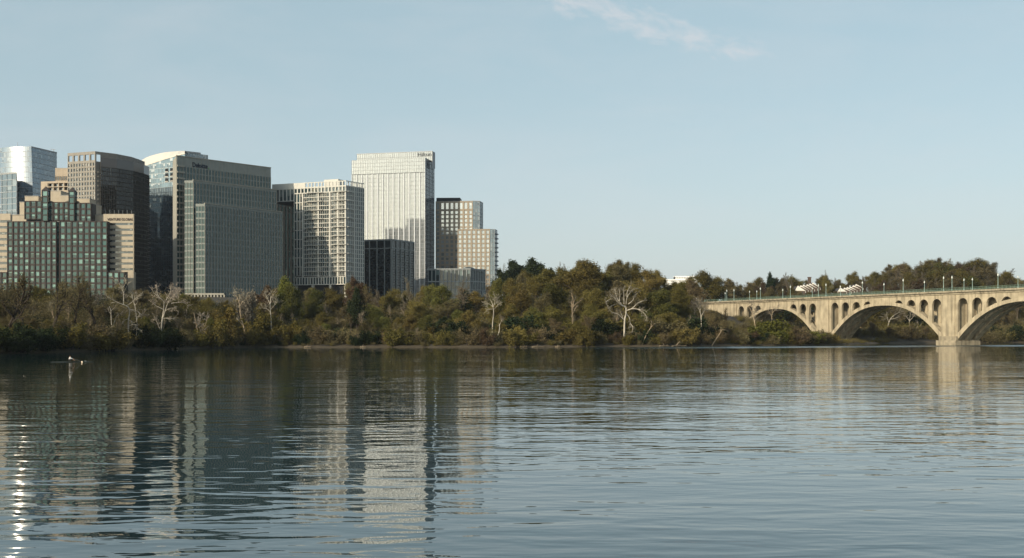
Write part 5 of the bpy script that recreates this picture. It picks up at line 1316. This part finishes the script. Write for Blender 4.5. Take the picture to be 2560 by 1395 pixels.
S('sycamore_tree', 'tall white-barked sycamore with upswept limbs in front of the domed tower', 0, 680, 5.12, 8, [[(2055, 960), (2060, 760), (2080, 600), (2095, 480), (2100, 395)], [(2085, 590), (2130, 500), (2180, 410), (2240, 350), (2300, 310), (2400, 275), (2450, 240)], [(2100, 395), (2085, 360), (2040, 320), (1985, 270), (1960, 215)], [(2100, 395), (2130, 350), (2165, 280), (2175, 230), (2165, 185)],
  [(2180, 410), (2220, 330), (2290, 280), (2340, 215)], [(2240, 350), (2310, 300), (2400, 262)], [(2130, 500), (2200, 465), (2290, 470)], [(2095, 480), (2040, 450), (1995, 420), (1980, 370)], [(2085, 600), (2130, 590), (2200, 600), (2275, 580)], [(2190, 400), (2240, 392), (2300, 390), (2350, 400), (2390, 440)], [(2040, 320), (2000, 250), (1990, 180)], [(2060, 760), (2020, 640), (1990, 600)]], .55, m_syc, 7, 1.8, 3)
S('sycamore_tree', 'white-limbed leaning sycamore with a broken arching crown, left of the tall one', 0, 680, 5.12, 10, [[(1645, 850), (1642, 650), (1660, 480), (1605, 425)], [(1605, 425), (1500, 380), (1400, 310), (1300, 265)], [(1620, 432), (1700, 390), (1780, 330), (1870, 300)], [(1580, 410), (1585, 280), (1565, 210), (1520, 130), (1490, 80)], [(1585, 260), (1610, 180), (1620, 130)], [(1660, 480), (1720, 485), (1780, 510), (1820, 545)], [(1650, 620), (1690, 630), (1725, 660)], [(1650, 690), (1720, 670), (1760, 690), (1780, 740)], [(1640, 600), (1590, 620), (1565, 665)], [(1565, 210), (1600, 140), (1580, 90)]], .42, m_syc, 6, 1.6, 4)
S('sycamore_tree', 'thin white-barked forked sycamore between the two large pale sycamores', 0, 680, 5.12, 14, [[(1755, 680), (1745, 540), (1725, 430), (1700, 340), (1690, 290)], [(1745, 520), (1700, 485), (1650, 475)], [(1760, 500), (1820, 545), (1880, 490)], [(1725, 430), (1770, 380), (1760, 290)], [(1700, 340), (1650, 300), (1610, 295)]], .26, m_syc, 7, 1.5, 5)
S('sycamore_tree', 'slim pale sycamore with short stubs left of the leaning sycamore', 0, 680, 5.12, 12, [[(1455, 840), (1430, 660), (1420, 500), (1400, 440)], [(1420, 500), (1460, 470), (1495, 445)], [(1425, 540), (1390, 500), (1370, 440)], [(1440, 700), (1480, 560), (1530, 520)]], .26, m_syc, 7, 1.4, 6)
S('dead_tree', 'big dead white tree with a wide crown of crooked bare limbs', 1240, 630, 4.923, 6, [[(1570, 1160), (1580, 980), (1585, 830), (1600, 760), (1600, 680)], [(1600, 670), (1530, 650), (1450, 570), (1390, 525)], [(1610, 720), (1680, 690), (1740, 630), (1800, 605), (1830, 600)], [(1610, 720), (1670, 700), (1740, 705), (1800, 740), (1840, 790), (1845, 845)], [(1590, 680), (1520, 610), (1480, 500), (1480, 430)], [(1575, 640), (1575, 550), (1570, 440)], [(1600, 640), (1610, 560), (1660, 480), (1695, 440)], [(1612, 560), (1610, 490), (1640, 430), (1650, 400)], [(1630, 640), (1690, 590), (1700, 550), (1750, 500), (1775, 480)],
  [(1740, 705), (1800, 710), (1850, 740)], [(1600, 760), (1640, 800), (1655, 880), (1650, 950), (1645, 990)], [(1655, 880), (1685, 920), (1675, 990)], [(1570, 830), (1500, 765), (1430, 745), (1380, 700), (1340, 620), (1320, 580)], [(1380, 690), (1440, 650)], [(1570, 830), (1550, 780), (1520, 720)], [(1540, 640), (1480, 580), (1410, 540)], [(1520, 610), (1530, 530), (1520, 450)], [(1340, 620), (1380, 590), (1400, 580)]], .75, m_syc, 6, 1.6, 7)
S('sycamore_tree', 'pale upright sycamore with drooping side limbs below the right edge of the tan tower', 960, 620, 4.982, 14, [[(1352, 960), (1365, 820), (1360, 740), (1345, 680)], [(1345, 680), (1320, 640), (1270, 615)], [(1360, 740), (1380, 660), (1375, 560)], [(1350, 760), (1290, 765), (1270, 790)], [(1360, 740), (1300, 690), (1260, 700)], [(1365, 770), (1400, 730), (1430, 690)], [(1362, 720), (1400, 680), (1420, 600)]], .38, m_syc, 8, 2, 8)
S('snapped_tree', 'pale snapped trunk leaning over the water\'s edge below the right edge of the tan tower', 960, 620, 4.982, 3, [[(1345, 1215), (1380, 1130), (1430, 1060), (1440, 960)], [(1440, 960), (1475, 880)], [(1380, 1130), (1365, 1090)], [(1440, 980), (1432, 930)]], .36, m_syc, 3, 1, 9)
S('sycamore_tree', 'pale sycamore with an upright trunk below the right side of the stepped grey tower', 480, 680, 5.12, 8, [[(1045, 890), (1020, 750), (1010, 560), (1000, 420), (1010, 310)], [(1000, 420), (960, 330), (920, 270)], [(1015, 700), (970, 640), (950, 580)], [(1010, 520), (960, 470), (905, 465)], [(1008, 480), (1050, 420), (1080, 340)], [(1005, 400), (1040, 330), (1045, 270)]], .42, m_syc, 9, 2.2, 10)
S('beige_trunk_tree', 'beige-trunked forking tree at the water\'s edge below the middle of the stepped grey tower', 480, 680, 5.12, 6, [[(690, 860), (665, 720), (620, 560), (615, 440), (590, 350)], [(655, 690), (600, 610), (530, 530)], [(590, 350), (560, 300), (500, 270)], [(615, 440), (650, 340), (640, 260)], [(600, 380), (620, 300), (600, 230)]], .40, m_beigeb, 9, 2.4, 11)
S('beige_trunk_tree', 'slender beige double-stemmed tree at the water\'s edge below the left edge of the stepped tower', 480, 680, 5.12, 4, [[(125, 940), (90, 850), (60, 700), (25, 520)], [(125, 940), (150, 800), (160, 680), (120, 620)], [(60, 700), (100, 600), (110, 540)], [(160, 700), (190, 620), (185, 560)]], .28, m_beigeb, 9, 1.8, 12)
S('beige_trunk_tree', 'thin beige stems leaning among the golden bushes below the stepped tower', 480, 680, 5.12, 4, [[(530, 960), (520, 830), (525, 690)], [(605, 940), (560, 830), (530, 740)], [(520, 830), (480, 770), (470, 700)]], .22, m_beigeb, 9, 1.8, 13)
S('bare_tree', 'slim pale fan-shaped tree in front of the bridge\'s left end', 1640, 640, 5.565, 12, [[(632, 1040), (628, 850), (615, 790), (600, 740)], [(600, 740), (570, 690), (545, 660)], [(628, 850), (660, 770), (700, 690)], [(615, 790), (630, 700), (635, 620)], [(600, 740), (600, 680), (585, 630)], [(640, 820), (680, 740), (690, 660)]], .30, m_syc, 10, 2, 14)
S('bare_tree', 'bare beige forked tree standing in front of the smaller left arch', 1640, 640, 5.565, 7, [[(1395, 1080), (1370, 920), (1340, 800), (1300, 720)], [(1385, 1000), (1385, 900), (1400, 780), (1440, 700)], [(1340, 800), (1340, 720), (1310, 650)], [(1300, 720), (1280, 690), (1270, 660)]], .34, m_beigeb, 8, 2, 15)
S('bare_tree', 'second bare beige tree before the smaller left arch, behind the bright bush', 1640, 640, 5.565, 14, [[(1615, 1010), (1612, 850), (1620, 760), (1640, 690)], [(1612, 850), (1580, 790), (1560, 740)], [(1618, 800), (1660, 740), (1690, 690)]], .34, m_beigeb, 8, 2, 16)
S('leaning_tree', 'beige trunk leaning out over the water left of the bridge abutment', 1640, 640, 5.565, 1, [[(780, 1240), (840, 1150), (900, 1060)], [(900, 1060), (930, 1020), (1000, 1040)], [(900, 1060), (910, 1000)]], .36, m_beigeb, 4, 1, 17)
S('leaning_tree', 'pale thin trunk leaning right beside the big dead white tree', 1240, 630, 4.923, 2, [[(1790, 1165), (1850, 1020), (1905, 930)], [(1905, 930), (1918, 850)], [(1905, 930), (1950, 880)]], .32, m_beigeb, 4, 1.2, 18)
S('leaning_tree', 'short beige trunk leaning right at the foot of the big dead white tree', 1240, 630, 4.923, 6, [[(1610, 1160), (1650, 1100), (1695, 1060)], [(1650, 1100), (1640, 1060)]], .4, m_beigeb, 3, 1, 19)
S('sycamore_tree', 'white sycamore on the far bank seen through the middle arch, left one', 2060, 630, 5.12, 30, [[(800, 1040), (830, 900), (870, 830)], [(870, 830), (920, 790), (1000, 760)], [(850, 860), (900, 850), (960, 820)], [(830, 900), (800, 830), (790, 760)]], .6, m_syc, 6, 3, 20)
S('sycamore_tree', 'white forked sycamore on the far bank seen through the middle arch, right one', 2060, 630, 5.12, 24, [[(1095, 1040), (1095, 880)], [(1095, 880), (1060, 830), (1040, 800)], [(1095, 880), (1150, 820), (1165, 790)], [(1095, 900), (1090, 800), (1100, 760)], [(1170, 1000), (1220, 930)]], .55, m_syc, 6, 3, 21)
# dark trunks rising through the left-hand wood
for i, (px, top, lab) in enumerate(((14, 690, 'dark crooked tree at the very left edge of the wood'), (245, 684, 'tallest dark bare tree in front of the beige banded office'), (130, 700, 'dark bare tree before the right half of the teal gridded office, standing by the shore'), (185, 706, 'dark straight bare tree left of the tallest dark bare tree'), (60, 706, 'dark wide-limbed tree before the left half of the teal gridded office'))):
    plant('darkbare', px, D_at(px, 22+4*i), top, 'm', wid=.9, label=lab)
label_all()
# thicket: knee- to house-high brush filling the bank between the trees
def thicket():
    protos = []
    for sd, mt in enumerate((LEAF['brown'], LEAF['olive'], LEAF['brown'], LEAF['olive'], LEAF['dark'], LEAF['brown'])):
        t = Tree(900+sd, .04); r = t.r
        for k in range(9):
            a = r.random()*6.3; d = Vector((math.cos(a)*r.uniform(.2, .9), math.sin(a)*r.uniform(.2, .9), 1)).normalized()
            t.grow(Vector((r.gauss(0, .6), r.gauss(0, .6), -.4)), d, 3.4*r.uniform(.6, 1.1), .07, 2, P_(wood=0, max=3, kids=[0, 0, 9, 0], start=[0, 0, .1, .1], ratio=[.5, .5, .55, .5], nleaf=30, lsize=.19, lspread=.5, seg=[3, 3, 4, 3]))
        z = [v[2] for v in t.c.v]; protos.append((None, t.c.mesh('brush', mt), np.percentile(z, 99), 1))
    r = random.Random(31); del MASS[:]
    for d0, d1, st, h0, h1 in ((1.0, 5, 8, 0.6, 1.9), (7, 16, 9, 1.4, 3.4), (18, 34, 10, 1.8, 4), (36, 60, 11, 2, 5), (62, 90, 12, 3, 6), (92, 125, 13, 3, 7)):
        px = -420.0
        while px < 2130:
            d = r.uniform(d0, d1); D = D_at(px, d); x, y = XY(px, D)
            under = px > 1830
            if not (d > 40 and 1745 < px < 1840):
                pr = r.choices(protos, [.2, .2, .2, .2, .12, .2] if px > 430 else [.25, .05, .25, .05, .25, .25] if d > 24 else [.15, .02, .15, .02, .9, .15])[0]; h = r.uniform(h0, h1)*(.5 if under else 2 if px < -60 else 1); s = h/pr[2]  # near-water brush at left mostly dark-leaved, colouring in the bank's shadow
                MASS.append(('brush', pr, (x, y, ground_z(x, y)), s, s*r.uniform(1.0, 1.45), r.random()*6.3))
            px += st*r.uniform(.6, 1.4)*(2 if px < -60 else 1)
    px = 1830.0
    while px < 2235:                                          # weeds on the low spit and under the smaller arch
        for d0, d1 in ((.8, 4), (5, 14), (15, 40), (45, 90), (95, 160)):
            D = D_at(px, r.uniform(d0, d1)); x, y = XY(px, D); pr = r.choice(protos[:4]); h = r.uniform(.7, 1.8) if px > 2080 or d0 < 5 else r.uniform(1.5, 3.5); s = h/pr[2]
            if px < 2090 or d0 < 15: MASS.append(('brush', pr, (x, y, ground_z(x, y)), s, s*r.uniform(1.4, 2.2), r.random()*6.3))
        px += 7
    # far shore beyond the bridge and the slopes of the far hill
    for k in range(420):
        px = r.uniform(1830, 2800); d = r.choice((r.uniform(1, 60), r.uniform(60, 330))); D = max(D_at(px, d), 580 if px > 2080 else 600); x, y = XY(px, D)
        pr = r.choice(protos[:4]); h = r.uniform(3, 7); s = h/pr[2]; MASS.append(('brush', pr, (x, y, ground_z(x, y)), s, s*r.uniform(1.4, 2.2), r.random()*6.3))
    o = build_mass('undergrowth')
thicket()
# ---------------------------------------------------------------- rower, logs
def rower():
    D = 199.0; x0 = XY(180, D)[0]; hd = R(14)
    ex, ey = math.cos(hd), math.sin(hd)                      # boat axis, bow to the left
    def W_(a, l, z): return (x0+ex*a-ey*l, D+ey*a+ex*l, z)
    hull_m = mat_solid('pale_hull', (0.06, 0.07, 0.068), 0.35, .05); oar_m = mat_solid('oar_shaft', (0.10, 0.10, 0.09), .5); bl_m = mat_solid('oar_blade_paint', (0.62, 0.52, 0.40), .5)
    r = tag(empty('rowing_scull', W_(0, 0, 0)), 'slender pale single scull being rowed near the left shore', 'rowing boat')
    m = MB(); n = 24; st = []
    for i in range(n+1):
        t = i/n*2-1; w = .29*(1-abs(t)**2.2)+.012; h = .085-.05*abs(t)**3; a = t*3.5
        st.append([W_(a, -w, h), W_(a, -w*.75, -.03), W_(a, w*.75, -.03), W_(a, w, h)])
    for i in range(n):
        p, q = st[i], st[i+1]
        for k in range(3): m.quad(p[k], p[k+1], q[k+1], q[k])
        if not 9 <= i <= 15: m.quad(p[3], p[0], q[0], q[3])
        else:
            dp = lambda v: (v[0], v[1], .05); m.quad(dp(p[3]), dp(p[0]), dp(q[0]), dp(q[3]))
    m.build('hull', hull_m, r)
    m = MB(); m.tube([W_(.5, -.8, .36), W_(.35, 0, .28), W_(.5, .8, .36)], .02, 5); m.tube([W_(.15, -.8, .34), W_(.15, .8, .34)], .018, 5); m.build('rigger', oar_m, r)
    m = MB(); b0 = W_(-.35, -.16, .24); m.hexa([W_(-.5, -.15, .2), W_(-.5, .15, .2), W_(-.2, .15, .2), W_(-.2, -.15, .2), W_(-.5, -.15, .27), W_(-.5, .15, .27), W_(-.2, .15, .27), W_(-.2, -.15, .27)]); m.build('seat', oar_m, r)
    for s in (-1, 1):
        o = tag(empty('oar', W_(.4, s*.8, .38)), f'dark oar with a pale blade, on the {"near" if s < 0 else "far"} side of the scull', 'oar', 'oars of the scull')
        m = MB(); hnd = W_(.28, s*.12, .52); tip = W_(1.75, s*2.35, .12); m.tube([hnd, tip], .022, 5); m.build('shaft', oar_m, o)
        m = MB(); a = Vector(tip); d = (Vector(tip)-Vector(hnd)).normalized(); c = a+d*.5; up = Vector((0, 0, .11)); k = Vector((0, .012, 0))
        m.hexa([a-up*.6-k, c-up-k, c-up+k, a-up*.6+k, a+up*.6-k, c+up-k, c+up+k, a+up*.6+k]); m.build('blade', bl_m, o)
    # person: one continuous skinned body, shirt as a child
    skin = mat_solid('skin', (0.42, 0.26, 0.18), .6, .05); shirt = mat_solid('white_shirt', (0.80, 0.78, 0.74), .8, .04); dark = mat_solid('dark_shorts', (0.02, 0.022, 0.03), .8); hair = mat_solid('dark_hair', (0.03, 0.022, 0.016), .8)
    pr = tag(empty('person', W_(-.35, 0, .27)), 'person in a white long-sleeved top sitting and rowing the scull', 'person')
    def skinned(name, vs, es, rad, mat, root, sub=1):
        me = bpy.data.meshes.new(name); o = pr.location
        me.from_pydata([tuple(Vector(W_(*v))-o) for v in vs], es, []); ob = bpy.data.objects.new(name, me); COL.objects.link(ob); ob.parent = pr; me.materials.append(mat)
        md = ob.modifiers.new('skin', 'SKIN'); md.use_smooth_shade = True
        for i, rr in enumerate(rad): me.skin_vertices[0].data[i].radius = (rr, rr); me.skin_vertices[0].data[i].use_root = (i == root)
        s2 = ob.modifiers.new('sub', 'SUBSURF'); s2.levels = sub; s2.render_levels = sub; return ob
    vs = [(-.35, 0, .36), (-.38, 0, .55), (-.36, 0, .76), (-.32, 0, .86), (-.29, 0, .95), (-.27, 0, 1.07),   # pelvis, waist, chest, neck, head
          (-.34, -.19, .78), (-.12, -.24, .60), (.12, -.18, .55), (.22, -.14, .53), (-.34, .19, .78), (-.12, .24, .60), (.12, .18, .55), (.22, .14, .53),
          (-.28, -.1, .35), (.12, -.12, .52), (.42, -.1, .24), (.52, -.1, .28), (-.28, .1, .35), (.12, .12, .52), (.42, .1, .24), (.52, .1, .28)]
    es = [(0, 1), (1, 2), (2, 3), (3, 4), (4, 5), (2, 6), (6, 7), (7, 8), (8, 9), (2, 10), (10, 11), (11, 12), (12, 13), (0, 14), (14, 15), (15, 16), (16, 17), (0, 18), (18, 19), (19, 20), (20, 21)]
    rad = [.14, .13, .16, .06, .085, .085, .065, .05, .038, .032, .065, .05, .038, .032, .085, .06, .045, .035, .085, .06, .045, .035]
    skinned('body', vs, es, rad, skin, 0)
    sv = [0, 1, 2, 6, 7, 8, 10, 11, 12]; mp = {v: i for i, v in enumerate(sv)}
    skinned('shirt', [(vs[i][0], vs[i][1], vs[i][2]+(.08 if i == 0 else 0)) for i in sv], [(mp[a], mp[b]) for a, b in es if a in mp and b in mp], [rad[i]*1.18+.01 for i in sv], shirt, 0)
    skinned('shorts', [vs[0], vs[14], vs[15], vs[18], vs[19]], [(0, 1), (1, 2), (0, 3), (3, 4)], [.15, .10, .075, .10, .075], dark, 0)
    m = MB(); c = W_(-.29, 0, 1.035); m.lathe(c, [(.10, -.02), (.108, .04), (.085, .1), (.02, .125)], 8); m.build('hair', hair, pr, True)
    # five fingers closed round each handle, thumb from the side of the palm
    for s in (-1, 1):
        m = MB()
        for k in range(4): m.tube([W_(.20+.0, s*(.11+.02*k), .545), W_(.27, s*(.11+.02*k), .565), W_(.31, s*(.11+.02*k), .54), W_(.285, s*(.11+.02*k), .50)], [.012, .011, .010, .008], 5)
        m.tube([W_(.20, s*.10, .53), W_(.24, s*.085, .495), W_(.28, s*.09, .485)], [.013, .012, .009], 5); m.build('hand', skin, pr, True)
rower()
def logs():
    dw = mat_solid('driftwood', (0.24, 0.19, 0.13), .9, .2, 1.0)
    data = [(1330, 1362, 2.2, 'long pale driftwood log at the waterline below the dark hilltop thicket'), (1388, 1400, 2.6, 'short orange-lit driftwood stub at the waterline'), (1300, 1318, 2.0, 'pale driftwood log left of the longest one'), (1648, 1672, 2.5, 'low driftwood log left of the driftwood pile'), (1680, 1716, 3.0, 'driftwood trunk lying in the pile under the far white building'), (1690, 1700, 3.2, 'forked driftwood limb sticking up from the pile'), (760, 778, 2.0, 'pale driftwood below the white apartment block'), (900, 915, 2.0, 'pale driftwood below the right corner of the white apartments'), (430, 446, 2.0, 'pale driftwood beside the tall sycamore\'s foot')]
    rg = random.Random(3)
    for a, c, d, lab in data:
        p = P3(a, 0, D_at(a, -.6)); q = P3(c, 0, D_at(c, -.4)); p.z = .18; q.z = .32
        if 'sticking' in lab: q.z = 1.9
        r = tag(empty('driftwood_log', tuple(p)), lab, 'log', 'driftwood along the shore'); m = MB()
        k = 6; pts = [p.lerp(q, i/k)+Vector((rg.gauss(0, .05), rg.gauss(0, .05), rg.gauss(0, .08))) for i in range(k+1)]; m.tube(pts, [.18-.09*i/k for i in range(k+1)], 7)
        m.tube([pts[2], pts[2]+Vector((.5, -.1, .8))], [.09, .04], 5); m.build('stem', dw, r)
logs()
